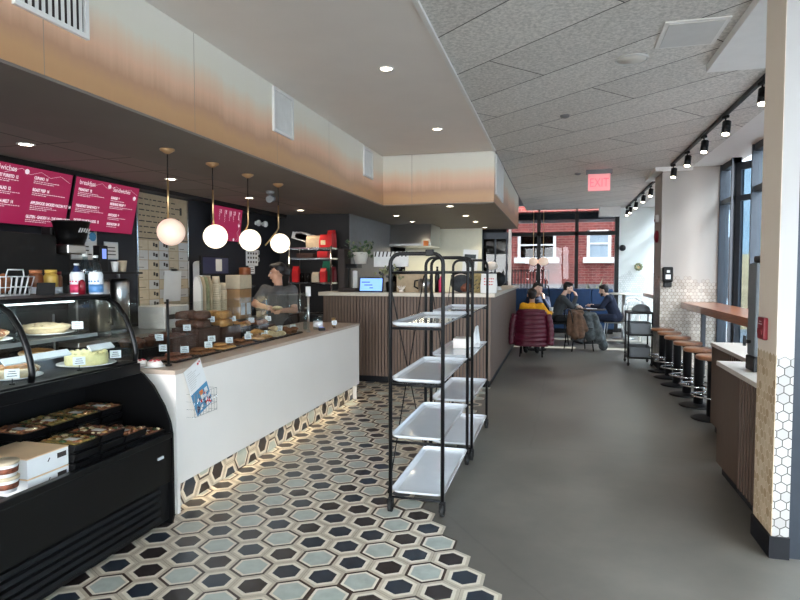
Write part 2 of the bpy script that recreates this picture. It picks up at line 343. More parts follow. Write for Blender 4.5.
# ------------------------------------------------------------------ mesh helpers
class MB:
    def __init__(s): s.bm = bmesh.new(); s.mats = []; s.mi = 0
    def use(s, name):
        if name not in s.mats: s.mats.append(name)
        s.mi = s.mats.index(name); return s
    def _tag(s, f0):
        s.bm.faces.ensure_lookup_table()
        for f in list(s.bm.faces)[f0:]: f.material_index = s.mi
    def box(s, x0, x1, y0, y1, z0, z1, bev=0.0, seg=2):
        f0 = len(s.bm.faces)
        r = bmesh.ops.create_cube(s.bm, size=1.0)
        for v in r['verts']:
            v.co = Vector(((x0 + x1) / 2 + v.co.x * (x1 - x0), (y0 + y1) / 2 + v.co.y * (y1 - y0), (z0 + z1) / 2 + v.co.z * (z1 - z0)))
        s._tag(f0)
        if bev > 0:
            es = list({e for v in r['verts'] for e in v.link_edges})
            r2 = bmesh.ops.bevel(s.bm, geom=es, offset=bev, segments=seg, affect='EDGES', profile=0.5)
            for f in r2['faces']: f.material_index = s.mi
        return s
    def obox(s, c, ax, ay, az):
        """oriented box: centre and three half-axis vectors"""
        c, ax, ay, az = map(Vector, (c, ax, ay, az)); vs = []
        for i in (-1, 1):
            for j in (-1, 1):
                for k in (-1, 1): vs.append(s.bm.verts.new(c + ax * i + ay * j + az * k))
        for q in ((0, 1, 3, 2), (4, 6, 7, 5), (0, 4, 5, 1), (2, 3, 7, 6), (0, 2, 6, 4), (1, 5, 7, 3)):
            f = s.bm.faces.new([vs[i] for i in q]); f.material_index = s.mi
        if ax.cross(ay).dot(az) < 0: bmesh.ops.reverse_faces(s.bm, faces=list(s.bm.faces)[-6:])
        return s
    def cone(s, p0, p1, r0, r1, seg=12, caps=True):
        p0, p1 = Vector(p0), Vector(p1); d = (p1 - p0)
        q = d.normalized().to_track_quat('Z', 'Y')
        rings = []
        for p, r in ((p0, r0), (p1, r1)):
            rings.append([s.bm.verts.new(p + q @ Vector((r * math.cos(2 * PI * i / seg), r * math.sin(2 * PI * i / seg), 0))) for i in range(seg)])
        for i in range(seg):
            f = s.bm.faces.new((rings[0][i], rings[0][(i + 1) % seg], rings[1][(i + 1) % seg], rings[1][i])); f.material_index = s.mi; f.smooth = True
        if caps:
            f = s.bm.faces.new(list(reversed(rings[0]))); f.material_index = s.mi
            f = s.bm.faces.new(rings[1]); f.material_index = s.mi
        return s
    def cyl(s, p0, p1, r, seg=12): return s.cone(p0, p1, r, r, seg)
    def tube(s, pts, r, seg=8, closed=False):
        pts = [Vector(p) for p in pts]; n = len(pts); rings = []; prev = None
        for i, p in enumerate(pts):
            if closed: d = (pts[(i + 1) % n] - pts[i - 1])
            else: d = (pts[min(i + 1, n - 1)] - pts[max(i - 1, 0)])
            d.normalize()
            if prev is None:
                a = Vector((0, 0, 1)) if abs(d.z) < 0.9 else Vector((1, 0, 0)); prev = d.cross(a).normalized()
            prev = (prev - d * prev.dot(d)).normalized(); w = d.cross(prev)
            rr = r[i] if isinstance(r, (list, tuple)) else r
            rings.append([s.bm.verts.new(p + (prev * math.cos(2 * PI * k / seg) + w * math.sin(2 * PI * k / seg)) * rr) for k in range(seg)])
        m = n if closed else n - 1
        for i in range(m):
            A, B = rings[i], rings[(i + 1) % n]
            for k in range(seg):
                f = s.bm.faces.new((A[k], A[(k + 1) % seg], B[(k + 1) % seg], B[k])); f.material_index = s.mi; f.smooth = True
        if not closed:
            f = s.bm.faces.new(list(reversed(rings[0]))); f.material_index = s.mi
            f = s.bm.faces.new(rings[-1]); f.material_index = s.mi
        return s
    def lathe(s, prof, c=(0, 0, 0), seg=20, smooth=True):
        c = Vector(c); rings = []
        for r, z in prof:
            if r < 1e-5: rings.append([s.bm.verts.new(c + Vector((0, 0, z)))])
            else: rings.append([s.bm.verts.new(c + Vector((r * math.cos(2 * PI * i / seg), r * math.sin(2 * PI * i / seg), z))) for i in range(seg)])
        for A, B in zip(rings, rings[1:]):
            for i in range(seg):
                j = (i + 1) % seg
                if len(A) == 1 and len(B) == 1: continue
                if len(A) == 1: q = (A[0], B[j], B[i])
                elif len(B) == 1: q = (A[i], A[j], B[0])
                else: q = (A[i], A[j], B[j], B[i])
                f = s.bm.faces.new(q); f.material_index = s.mi; f.smooth = smooth
        if len(rings[0]) > 1: f = s.bm.faces.new(list(reversed(rings[0]))); f.material_index = s.mi
        if len(rings[-1]) > 1: f = s.bm.faces.new(rings[-1]); f.material_index = s.mi
        return s
    def ball(s, c, r, sc=(1, 1, 1), sub=2):
        f0 = len(s.bm.faces)
        rr = bmesh.ops.create_icosphere(s.bm, subdivisions=sub, radius=r)
        for v in rr['verts']: v.co = Vector((v.co.x * sc[0], v.co.y * sc[1], v.co.z * sc[2])) + Vector(c)
        s.bm.faces.ensure_lookup_table()
        for f in list(s.bm.faces)[f0:]: f.material_index = s.mi; f.smooth = True
        return s
    def poly(s, pts):
        f = s.bm.faces.new([s.bm.verts.new(Vector(p)) for p in pts]); f.material_index = s.mi; return s
    def extr(s, pts2, axis, a0, a1):
        """closed 2D outline extruded along axis; axis 'y': pts are (x,z); 'x': (y,z); 'z': (x,y)"""
        def P(p, a):
            return Vector((p[0], a, p[1])) if axis == 'y' else Vector((a, p[0], p[1])) if axis == 'x' else Vector((p[0], p[1], a))
        A = [s.bm.verts.new(P(p, a0)) for p in pts2]; B = [s.bm.verts.new(P(p, a1)) for p in pts2]; n = len(A); fs = []
        for i in range(n): fs.append(s.bm.faces.new((A[i], A[(i + 1) % n], B[(i + 1) % n], B[i])))
        fs.append(s.bm.faces.new(list(reversed(A)))); fs.append(s.bm.faces.new(B))
        for f in fs: f.material_index = s.mi
        bmesh.ops.recalc_face_normals(s.bm, faces=fs)
        return s
    def build(s, name, mat_=None, parent=None, loc=None, smooth=False):
        me = bpy.data.meshes.new(name); s.bm.to_mesh(me); s.bm.free()
        for m in (s.mats or [mat_]): me.materials.append(M[m])
        if smooth:
            for p in me.polygons: p.use_smooth = True
        o = bpy.data.objects.new(name, me); COL.objects.link(o)
        if parent: o.parent = parent
        if loc: o.location = loc
        return o
def tag(o, label, cat, group=None, kind=None):
    o['label'] = label; o['category'] = cat
    if group: o['group'] = group
    if kind: o['kind'] = kind
    return o
def thing(name, label, cat, loc=(0, 0, 0), rz=0.0, group=None):
    o = bpy.data.objects.new(name, None); COL.objects.link(o); o.location = loc; o.rotation_euler = (0, 0, rz)
    o.empty_display_size = 0.1
    return tag(o, label, cat, group)
def struct(name, mb, m=None):
    o = mb.build(name, m); o['kind'] = 'structure'; return o
def dup(root, loc, rz=None, label=None, group=None):
    r = root.copy(); COL.objects.link(r); r.location = loc
    if rz is not None: r.rotation_euler = (0, 0, rz)
    if label: r['label'] = label
    if group: r['group'] = group
    for ch in list(root.children):
        c = ch.copy(); COL.objects.link(c); c.parent = r
        for g in list(ch.children):
            d = g.copy(); COL.objects.link(d); d.parent = c
    return r
def text(body, size, m, parent, loc, rot, align='LEFT', name='lettering', sx=1.0, depth=0.0005, bold=0.0):
    cu = bpy.data.curves.new(name, 'FONT'); cu.body = body; cu.size = size; cu.align_x = align; cu.extrude = depth; cu.offset = bold
    t = bpy.data.objects.new(name, cu); COL.objects.link(t)
    dg = bpy.context.evaluated_depsgraph_get(); dg.update()
    me = bpy.data.meshes.new_from_object(t.evaluated_get(dg))
    bpy.data.objects.remove(t); bpy.data.curves.remove(cu)
    me.materials.clear(); me.materials.append(M[m])
    o = bpy.data.objects.new(name, me); COL.objects.link(o); o.parent = parent
    o.matrix_local = Matrix.Translation(loc) @ rot.to_4x4() @ Matrix.Diagonal((sx, 1, 1, 1))
    return o
ORD = ['first', 'second', 'third', 'fourth', 'fifth', 'sixth', 'seventh', 'eighth', 'ninth', 'tenth', 'eleventh', 'twelfth']
# ------------------------------------------------------------------ the setting
struct('floor', MB().box(-4.6, 2.6, -5.0, 16.45, -0.12, 0.0), 'concrete')
struct('ground', MB().box(-30, 30, -20, 45, -0.6, -0.13), 'asphalt')

# hexagon floor tiles (0.2 m across flats, real tile geometry on the screed)
def hex_pts(cx, cy, r): return [(cx + r * math.cos(PI / 6 + i * PI / 3), cy + r * math.sin(PI / 6 + i * PI / 3)) for i in range(6)]
def hex_tile(mb, cx, cy, z, kind, P):
    R = 0.2 / math.sqrt(3) * 0.992
    if kind == 2: rings = ((1.0, 0.87, 'tile_brown'), (0.87, 0.73, 'tile_cream'), (0.73, 0, 'tile_teal'))
    else: rings = ((1.0, 0.83, 'tile_greige'), (0.83, 0.64, 'tile_cream'), (0.64, 0, 'tile_navy' if kind == 0 else 'tile_charcoal'))
    for a, b_, m in rings:
        mb.use(m); A = hex_pts(cx, cy, R * a)
        if b_ == 0: mb.poly([P(*p) for p in A]); continue
        B = hex_pts(cx, cy, R * b_)
        for i in range(6):
            j = (i + 1) % 6; mb.poly([P(*A[i]), P(*A[j]), P(*B[j]), P(*B[i])])
def tile_kind(i, j):
    u = round((i + 0.74) / 0.1); q = (u - j) // 2
    random.seed(u * 131 + j * 17 + 5)
    h = (q - j) % 3
    if random.random() < 0.14: h = random.randrange(3)
    return h
mb = MB()
for j in range(-28, 12):
    cy = 3.48 - 0.1732 * j
    if cy > 8.05: continue
    x0 = -0.74 + (0.1 * j if j >= 0 else (-0.1 if j % 2 else 0.0)) - (0.2 if j < -1 else 0)
    for k in range(0, 26):
        cx = x0 - 0.2 * k
        if cx < -3.35: break
        hex_tile(mb, cx, cy, 0.003, tile_kind(cx, j), lambda x, y: (x, y, 0.003))
mb.use('tile_brown')
struct('floor_tile', mb)

# ceilings
struct('ceiling', MB().box(-4.6, -0.845, -5.0, 8.2, 3.18, 3.3), 'ceiling_paint')
struct('ceiling_panel', MB().box(-0.835, 2.0, -5.0, 16.45, 3.19, 3.31), 'wood_wool')
struct('ceiling_recess', MB().box(2.0, 2.6, -5.0, 16.45, 3.19, 3.31), 'white_paint')
struct('trim_1', MB().box(-0.86, -0.83, -5.0, 8.2, 3.165, 3.22), 'white_paint')
struct('trim_2', MB().box(1.12, 2.0, 1.2, 5.3, 3.13, 3.19), 'white_paint')
struct('trim_3', MB().box(1.46, 2.0, 10.2, 11.35, 3.13, 3.19), 'white_paint')
struct('trim_4', MB().box(1.0, 1.5, 16.0, 16.37, 2.96, 3.19), 'white_paint')
# bulkhead over the counters
struct('wall_bulkhead', MB().box(-4.5, -2.42, -5.0, 8.25, 2.505, 3.179).box(-4.5, -0.85, 8.25, 13.4, 2.505, 3.19), 'ombre_cover')
struct('ceiling_soffit', MB().box(-3.4, -2.425, -5.0, 8.3, 2.49, 2.505).box(-3.4, -0.855, 8.3, 13.39, 2.49, 2.505), 'soffit_paint')
struct('ceiling_soffit_tile', MB().box(-4.5, -3.4, -5.0, 11.0, 2.494, 2.506), 'soffit_tile')
struct('trim_5', MB().box(-4.5, -4.36, -5.0, 9.2, 2.45, 2.494), 'black_wall')
# left and back walls
struct('wall_left', MB().box(-4.62, -4.5, -5.0, 16.45, 0, 3.3), 'navy_wall')
struct('wall_niche', MB().use('black_wall').box(-4.5, -3.262, 9.2, 9.3, 0, 2.494).use('grey_wall').box(-3.27, -3.25, 9.2, 11.6, 0, 2.494))
struct('wall_kitchen', MB().use('cream_wall').box(-3.3, -1.6, 13.0, 13.12, 0, 3.19))
struct('wall_back_left', MB().box(-4.5, -1.42, 16.37, 16.5, 0, 3.3), 'black_wall')
struct('wall_back', MB().box(1.5, 2.6, 16.37, 16.5, 0, 3.3), 'hex_far')
struct('baseboard_back', MB().box(1.5, 2.45, 16.345, 16.37, 0, 0.1), 'black_wall')
struct('wall_column_near', MB().use('hex_near').box(1.139, 1.22, 3.60, 3.91, 0.12, 3.19).use('hex_side').box(1.135, 1.1388, 3.601, 3.91, 0.12, 3.19))
struct('baseboard_near', MB().box(1.123, 1.222, 3.587, 3.91, 0, 0.12), 'kick_navy')
struct('wall_column_far', MB().box(1.575, 2.0, 10.27, 11.0, 0.11, 3.19), 'hex_column')
struct('baseboard_far', MB().box(1.56, 2.01, 10.255, 11.01, 0, 0.11), 'kick_navy')
struct('wall_recess', MB().box(2.0, 2.5, 10.3, 10.98, 0.0, 3.19), 'hex_column')
struct('wall_shade_front', MB().use('white_paint').box(-4.6, 2.6, -5.1, -5.0, 3.05, 3.3).box(0.6, 2.6, -5.1, -5.0, 0.0, 3.05))  # unseen front wall, right part made solid to keep daylight off the near column
struct('shade_storeys', MB().box(-14, 2.7, -5.1, 16.5, 3.31, 13.0), 'grey_wall')  # unseen upper storeys, made tall to shade the alley facade

# window wall on the right
def window_run(name, y0, y1, n, transom=2.58, z0=0.0, z1=3.19):
    f = MB().use('charcoal_frame')
    f.box(2.42, 2.52, y0, y1, z0, z0 + 0.1); f.box(2.42, 2.52, y0, y1, z1 - 0.09, z1); f.box(2.42, 2.52, y0, y1, transom, transom + 0.07)
    for i in range(n + 1):
        y = y0 + (y1 - y0) * i / n
        f.box(2.40, 2.53, max(y0, y - 0.04), min(y1, y + 0.04), z0, z1)
    o = f.build(name, None); o['kind'] = 'structure'
    g = MB().box(2.468, 2.476, y0 + 0.02, y1 - 0.02, z0 + 0.05, z1 - 0.05).build('pane', 'window_glass', o)
    return o
window_run('window_1', 9.62, 10.30, 1)
window_run('window_2', 4.3, 8.72, 4)
window_run('window_fill_side', -4.9, 4.3, 6)  # unseen window run, added past the camera for daylight fill
window_run('window_4', 10.98, 16.37, 4)
# the pivoted leaf that stands open outwards between the runs
def leaf_door():
    y0, y1 = Vector((2.47, 9.58, 0)), Vector((2.95, 8.80, 0)); d = (y1 - y0); L = d.length; d.normalize(); n = Vector((d.y, -d.x, 0))
    f = MB().use('charcoal_frame')
    def bar(a, b, z0, z1, w=0.03):
        c = y0 + d * (a + b) / 2 + Vector((0, 0, (z0 + z1) / 2)); f.obox(c, d * (b - a) / 2, n * w, Vector((0, 0, (z1 - z0) / 2)))
    bar(0, 0.08, 0.05, 3.1); bar(L - 0.08, L, 0.05, 3.1); bar(0, L, 0.05, 0.16); bar(0, L, 3.0, 3.1); bar(0, L, 2.56, 2.64)
    o = f.build('door_1', None); o['kind'] = 'structure'
    g = MB(); g.obox(y0 + d * L / 2 + Vector((0, 0, 1.55)), d * (L / 2 - 0.02), n * 0.004, Vector((0, 0, 1.5))); g.build('pane', 'leaf_glass', o)
    h = MB(); c = y0 + d * (L * 0.45) - n * 0.035 + Vector((0, 0, 1.2)); h.obox(c, d * 0.03, n * 0.02, Vector((0, 0, 0.12)))
    h.ball(c - n * 0.03, 0.035, (1, 1, 1.5)); h.build('handle', 'black_plastic', o)
leaf_door()
# unseen front opening added behind the camera for daylight fill
f = MB().use('charcoal_frame')
for x in (-4.4, -3.2, -2.0, -0.86, 0.25): f.box(x - 0.04, x + 0.04, -5.08, -5.0, 0, 3.05)
f.box(-4.5, 0.58, -5.08, -5.0, 0, 0.1)
o = f.build('window_fill_front', None); o['kind'] = 'structure'
# right-hand entrance frame beside the near column
struct('trim_6', MB().box(1.224, 1.42, 3.61, 3.8, 0, 3.19), 'charcoal_frame')

# glazed back wall
f = MB().use('black_metal')
for x in (-1.38, -0.5, 0.46): f.box(x - 0.045, x + 0.045, 16.3, 16.4, 0, 3.12)
f.box(1.40, 1.5, 16.28, 16.4, 0, 3.0)
f.box(-1.42, 1.5, 16.3, 16.4, 2.5, 2.6); f.box(-1.42, 1.5, 16.3, 16.4, 0, 0.08); f.box(-1.42, 1.5, 16.32, 16.38, 3.08, 3.12)
for x in (-0.5, 0.46): f.box(x - 0.02, x + 0.02, 16.32, 16.36, 3.1, 3.19)
o = f.build('window_6', None); o['kind'] = 'structure'
MB().box(-1.4, 1.45, 16.36, 16.368, 0.05, 3.15).build('pane', 'alley_glass', o)
# kitchen window behind the counter
f = MB().use('charcoal_frame').box(-3.0, -1.02, 13.42, 13.47, 2.28, 2.42).box(-3.0, -1.02, 13.42, 13.47, 0, 1.1)
for x in (-1.62, -1.35, -1.1): f.box(x - 0.015, x + 0.015, 13.42, 13.47, 1.1, 2.3)
f.use('white_panel').box(-1.06, -1.0, 13.40, 13.5, 0.0, 2.5)
o = f.build('window_7', None); o['kind'] = 'structure'
MB().box(-3.0, -1.06, 13.44, 13.45, 1.05, 2.3).build('pane', 'smoke_glass', o)

# ------------------------------------------------------------------ outside
t = thing('brick_building', 'red brick building with white framed windows outside the back glass wall', 'building', (0, 22.2, -0.13))
MB().box(-6, 3.4, 0, 4, 0, 9).build('wall', 'brick', t)
MB().box(-6, 3.4, -0.12, 0, 0.0, 1.25).build('ledge', 'grey_wall', t)
def bwin(x0, x1, z0, z1):
    fr = MB().use('white_paint').box(x0, x0 + 0.1, -0.08, 0.0, z0, z1).box(x1 - 0.1, x1, -0.08, 0.0, z0, z1).box(x0, x1, -0.08, 0, z1 - 0.1, z1).box(x0 - 0.12, x1 + 0.12, -0.16, 0, z0 - 0.2, z0).box(x0, x1, -0.06, 0, (z0 + z1) / 2 - 0.03, (z0 + z1) / 2 + 0.03).build('window', None, t)
    MB().box(x0 + 0.08, x1 - 0.08, -0.03, -0.001, z0, z1 - 0.08).build('pane', 'smoke_glass' if x0 < 0 else 'facade_blue', fr)
bwin(-1.42, -0.08, 2.2, 3.1); bwin(0.97, 1.78, 2.2, 3.15)
bwin(-1.42, -0.08, 5.2, 6.8); bwin(0.97, 1.78, 5.2, 6.8)
t = thing('iron_fence', 'black iron railing fence outside in front of the brick building', 'fence', (-0.9, 20.6, -0.13))
for z in (0.25, 1.7): MB().box(-1.6, 0.6, -0.015, 0.015, z, z + 0.04).build('rail', 'black_metal', t)
for i in range(23): MB().box(-1.6 + i * 0.1 - 0.018, -1.6 + i * 0.1 + 0.018, -0.015, 0.015, 0.0, 1.78).build('picket', 'black_metal', t)
for nm, lab, y0, y1 in (('sun_gap_building', 'pale blue grey building across the street, added to block sun at the right windows', -8, 12.58), ('sun_gap_building', 'narrow blue grey building added across the street between two sun slots', 12.86, 14.23), ('sun_gap_building', 'far blue grey building added across the street, beyond the sun slots', 14.47, 34)):  # unseen blocks opposite, gaps sized to cut the sun into floor stripes
    t = thing(nm, lab, 'building', (11, 0, -0.13))
    MB().box(0, 4, y0, y1, 0, 9.8).build('wall', 'facade_blue', t)
    n = int((y1 - y0) / 2.05)
    for i in range(n):
        for k in range(3):
            MB().box(-0.04, 0, y0 + 0.3 + i * 2.05, y0 + 1.8 + i * 2.05, 0.9 + k * 3.0, 2.8 + k * 3.0).build('window', 'charcoal_frame', t)  # windows of the added unseen blocks
t = thing('side_building', 'blue grey building with tan stone base seen through the right window', 'building', (4.2, 19.6, -0.13))
MB().box(0, 6.4, 0, 6, 0, 9).build('wall', 'facade_blue', t)
MB().box(0.9, 1.5, -0.06, 0, 0, 2.2).build('stone_base', 'tan_stone', t)
for i in range(4):
    for k in range(3): MB().box(0.35 + i * 1.5, 0.75 + i * 1.5, -0.05, 0, 0.9 + k * 2.6, 2.7 + k * 2.6).build('window', 'charcoal_frame', t)

struct('added_awning_back', MB().box(-3, 2.6, 16.51, 17.5, 2.93, 3.13), 'charcoal_frame')  # added awning slab over the back glass wall

# ------------------------------------------------------------------ white display counter
t = thing('display_counter', 'long white display counter with stone top and hexagon tile kick', 'counter', (0, 0, 0))
MB().use('white_panel').box(-2.36, -2.33, 3.31, 6.9, 0.19, 0.90, 0.003).build('front_panel', None, t)
MB().use('white_panel').box(-3.05, -2.33, 3.28, 3.31, 0.0, 0.90).build('end_panel', None, t)
MB().use('white_panel').box(-3.05, -2.36, 6.87, 6.9, 0.0, 0.90).box(-3.05, -3.02, 3.31, 6.87, 0.0, 0.9).build('back_panel', None, t)
MB().box(-3.07, -2.325, 3.27, 6.91, 0.90, 0.93, 0.004).build('countertop', 'counter_stone', t)
kb = MB()
for k in range(0, 22):
    for cz in ((0.10,) if k % 2 else (0.0, 0.20)):
        hex_tile(kb, cz, 3.34 + 0.1732 * k, 0, (2, 0, 1, 2, 0, 0, 1, 1)[(k * 3 + int(cz * 10)) % 8], lambda a, b_: (-2.40, b_, a))
def clip(bm, co, no):
    g = list(bm.verts) + list(bm.edges) + list(bm.faces)
    bmesh.ops.bisect_plane(bm, geom=g, plane_co=co, plane_no=no, clear_outer=True)
clip(kb.bm, (0, 0, 0.19), (0, 0, 1)); clip(kb.bm, (0, 0, 0.004), (0, 0, -1)); clip(kb.bm, (0, 3.31, 0), (0, -1, 0)); clip(kb.bm, (0, 6.86, 0), (0, 1, 0))
kb.use('tile_brown').box(-2.44, -2.402, 3.31, 6.87, 0.0, 0.19)
kb.build('kick_tile', None, t)
MB().box(-2.385, -2.37, 3.35, 6.84, 0.183, 0.189).build('light_strip', 'strip_light', t)
ll = bpy.data.lights.new('kick_light', 'AREA'); ll.shape = 'RECTANGLE'; ll.size = 0.015; ll.size_y = 3.4; ll.energy = 1.8; ll.spread = 1.7; ll.color = (1.0, 0.84, 0.62)
lo = bpy.data.objects.new('kick_light', ll); COL.objects.link(lo); lo.location = (-2.350, 5.1, 0.185); lo.parent = t

# ------------------------------------------------------------------ slatted bar counter behind
t = thing('bar_counter', 'tall bar counter clad in brown wood slats with pale stone top', 'counter', (0, 0, 0))
cb = MB().use('slat_back').box(-3.26, -0.885, 8.045, 8.06, 0.09, 1.215).box(-0.90, -0.885, 8.06, 13.0, 0.09, 1.215).box(-3.26, -3.24, 8.06, 8.5, 0.0, 1.215).box(-1.45, -1.43, 8.5, 13.0, 0.0, 1.215).box(-3.24, -1.45, 8.5, 8.52, 0.0, 1.215).box(-1.45, -0.885, 12.98, 13.0, 0.0, 1.215)
cb.use('slat_wood')
n = 52
for i in range(n):
    x = -3.25 + (2.385) * (i + 0.5) / n
    cb.box(x - 0.017, x + 0.017, 8.02, 8.046, 0.09, 1.215)
for i in range(106):
    y = 8.02 + 4.98 * (i + 0.5) / 106
    cb.box(-0.886, -0.86, y - 0.017, y + 0.017, 0.09, 1.215)
cb.build('slat_body', None, t)
MB().box(-3.26, -0.875, 8.03, 8.06, 0.0, 0.09).box(-0.9, -0.875, 8.06, 12.99, 0.0, 0.09).build('kick', 'kick_navy', t)
MB().box(-3.30, -0.80, 7.965, 8.56, 1.215, 1.265, 0.004).box(-1.48, -0.80, 8.561, 13.03, 1.215, 1.265, 0.004).build('countertop', 'cream_quartz', t)

# ------------------------------------------------------------------ vents on the bulkhead
def vent(y0, y1, z0, z1, x, label, slats=10):
    t = thing('air_vent', label, 'vent', (x, (y0 + y1) / 2, (z0 + z1) / 2), 0, 'vent grilles on the ombre bulkhead')
    w, h = (y1 - y0) / 2, (z1 - z0) / 2
    MB().box(0, 0.02, -w, w, h - 0.025, h).box(0, 0.02, -w, w, -h, -h + 0.025).box(0, 0.02, -w, -w + 0.025, -h + 0.025, h - 0.025).box(0, 0.02, w - 0.025, w, -h + 0.025, h - 0.025).build('frame', 'white_paint', t)
    MB().box(0.0005, 0.003, -w + 0.02, w - 0.02, -h + 0.02, h - 0.02).build('backing', 'slat_back', t)
    m = MB()
    for i in range(slats):
        y = -w + 0.03 + (2 * w - 0.06) * (i + 0.5) / slats
        m.obox((0.010, y, 0), (0.005, 0.006, 0), (0.0012, -0.001, 0), (0, 0, h - 0.026))
    m.build('louvers', 'paper_grey', t)
vent(2.25, 2.70, 2.77, 3.17, -2.42, 'white framed vent grille nearest the camera, top left on the ombre bulkhead')
vent(4.83, 5.235, 2.78, 3.165, -2.42, 'middle white vent grille on the long ombre bulkhead side')
vent(7.345, 7.73, 2.78, 3.15, -2.42, 'farthest white vent grille on the long ombre bulkhead, near its inner corner')
vent(8.40, 9.46, 2.62, 3.17, -0.85, 'vent grille on the right face of the bulkhead past its outer corner', 22)

# ------------------------------------------------------------------ ceiling fixtures
def downlight(x, y, z, label, group, power=10):
    t = thing('downlight', label, 'ceiling light', (x, y, z), 0, group)
    MB().lathe([(0.062, -0.001), (0.064, -0.006), (0.05, -0.008), (0.047, -0.003)], seg=20).build('trim_ring', 'white_paint', t)
    MB().lathe([(0.0001, -0.0035), (0.047, -0.004), (0.0465, -0.002)], seg=20).build('lens', 'downlight', t)
    l = bpy.data.lights.new('spot', 'SPOT'); l.energy = power; l.spot_size = 1.9; l.spot_blend = 0.8; l.shadow_soft_size = 0.05; l.color = (1, 0.84, 0.64)
    o = bpy.data.objects.new('spot', l); COL.objects.link(o); o.parent = t; o.location = (0, 0, -0.02)
downlight(-1.35, 4.7, 3.18, 'recessed downlight in the white ceiling nearer the camera', 'white ceiling downlights', 12)
downlight(-1.35, 6.8, 3.18, 'recessed downlight in the white ceiling nearer the bulkhead', 'white ceiling downlights', 12)
for i, (y, w) in enumerate(((3.62, 'above the left menu screens'), (5.33, 'behind the first pendant lamp'), (6.93, 'behind the third pendant lamp'), (8.5, 'in front of the shelf of red bags'))):
    downlight(-3.8, y, 2.492, 'soffit downlight ' + w, 'soffit downlights over the servery', 22)
for i, (y, w) in enumerate(((8.5, 'nearest in the row of four'), (10.0, 'second in the row of four'), (11.25, 'third in the row of four'), (12.7, 'farthest in the row of four'))):
    downlight(-1.5, y, 2.49, 'soffit downlight over the bar counter, ' + w, 'soffit downlights over the bar counter', 16)
downlight(-2.62, 9.72, 2.49, 'soffit downlight over the kitchen, nearer of two', 'soffit downlights over the kitchen', 26)
downlight(-2.64, 10.93, 2.49, 'soffit downlight over the kitchen, farther of two', 'soffit downlights over the kitchen', 26)

t = thing('access_panel', 'white square access panel in the grey boarded ceiling', 'panel', (0.86, 4.56, 3.19))
MB().box(-0.2, 0.2, -0.24, 0.24, -0.012, -0.001, 0.003).build('frame', 'white_paint', t)
MB().box(-0.17, 0.17, -0.21, 0.21, -0.016, -0.0121).build('door', 'paper_grey', t)
t = thing('ceiling_speaker', 'round flat speaker grille in the grey boarded ceiling', 'speaker', (0.53, 5.0, 3.19))
MB().lathe([(0.125, -0.001), (0.122, -0.012), (0.11, -0.013), (0.108, -0.008)], seg=28).build('rim', 'paper_grey', t)
MB().lathe([(0.107, -0.002), (0.105, -0.010), (0.0001, -0.012)], seg=28).build('grille', 'pot_white', t)
for (x, y, l) in ((0.05, 6.6, 'small sprinkler head in the boarded ceiling past the speaker'), (0.3, 10.5, 'small grey smoke detector in the boarded ceiling before the exit sign')):
    t = thing('ceiling_sensor', l, 'ceiling fixture', (x, y, 3.19)); MB().lathe([(0.05, -0.001), (0.045, -0.02), (0.02, -0.03), (0.0001, -0.031)], seg=16).build('cover', 'grey_wall', t)
t = thing('exit_sign', 'red EXIT sign hanging from the grey boarded ceiling', 'sign', (0.62, 10.2, 3.19))
MB().box(-0.2, 0.2, -0.035, 0.035, -0.07, -0.001, 0.004).build('mount', 'grey_wall', t)
MB().box(-0.17, 0.17, -0.02, 0.02, -0.34, -0.07, 0.004).build('face', 'exit_face', t)
text('EXIT', 0.20, 'exit_red', t, Vector((0, -0.022, -0.275)), Matrix.Rotation(PI / 2, 3, 'X'), 'CENTER', sx=0.72, depth=0.001)

# track lights
def track(x, y0, y1, ys, label, glabel, group):
    t = thing('light_track', label, 'track', (x, (y0 + y1) / 2, 3.19))
    MB().box(-0.018, 0.018, -(y1 - y0) / 2, (y1 - y0) / 2, -0.035, -0.001).build('rail', 'black_metal', t)
    MB().box(-0.022, 0.022, -(y1 - y0) / 2 - 0.01, -(y1 - y0) / 2 + 0.05, -0.04, -0.001).build('end_cap', 'black_plastic', t)
    for i, y in enumerate(ys):
        h = thing('track_spotlight', glabel % ORD[i], 'spotlight', (x, y, 3.19 - 0.036), 0.3, group)
        MB().box(-0.016, 0.016, -0.04, 0.04, -0.025, -0.0005).build('adapter', 'black_plastic', h)
        MB().cyl((0, 0, -0.025), (0, 0, -0.07), 0.008, 8).build('stem', 'black_metal', h)
        a, b_ = Vector((0.02, 0.01, -0.06)), Vector((-0.01, -0.02, -0.19))
        MB().cone(a, b_, 0.042, 0.042, 16).build('head', 'black_metal', h)
        d = (b_ - a).normalized()
        MB().cyl(b_ + d * 0.0005, b_ + d * 0.003, 0.034, 16).build('lens', 'downlight', h)
        l = bpy.data.lights.new('spot', 'SPOT'); l.energy = 8; l.spot_size = 1.2; l.spot_blend = 0.6; l.color = (1, 0.87, 0.7)
        o = bpy.data.objects.new('spot', l); COL.objects.link(o); o.parent = h; o.location = b_ + d * 0.01; o.rotation_euler = d.to_track_quat('-Z', 'Y').to_euler()
track(1.65, 5.5, 9.95, (5.75, 6.9, 7.85, 8.8, 9.8), 'black ceiling light track running to the far column', 'black spotlight, %s from the near end of the near track', 'spotlights on the near track')
track(1.65, 11.6, 16.2, (12.1, 13.1, 14.3, 15.4, 16.05), 'black ceiling light track beyond the far column', 'black spotlight, %s from the near end of the far track', 'spotlights on the far track')

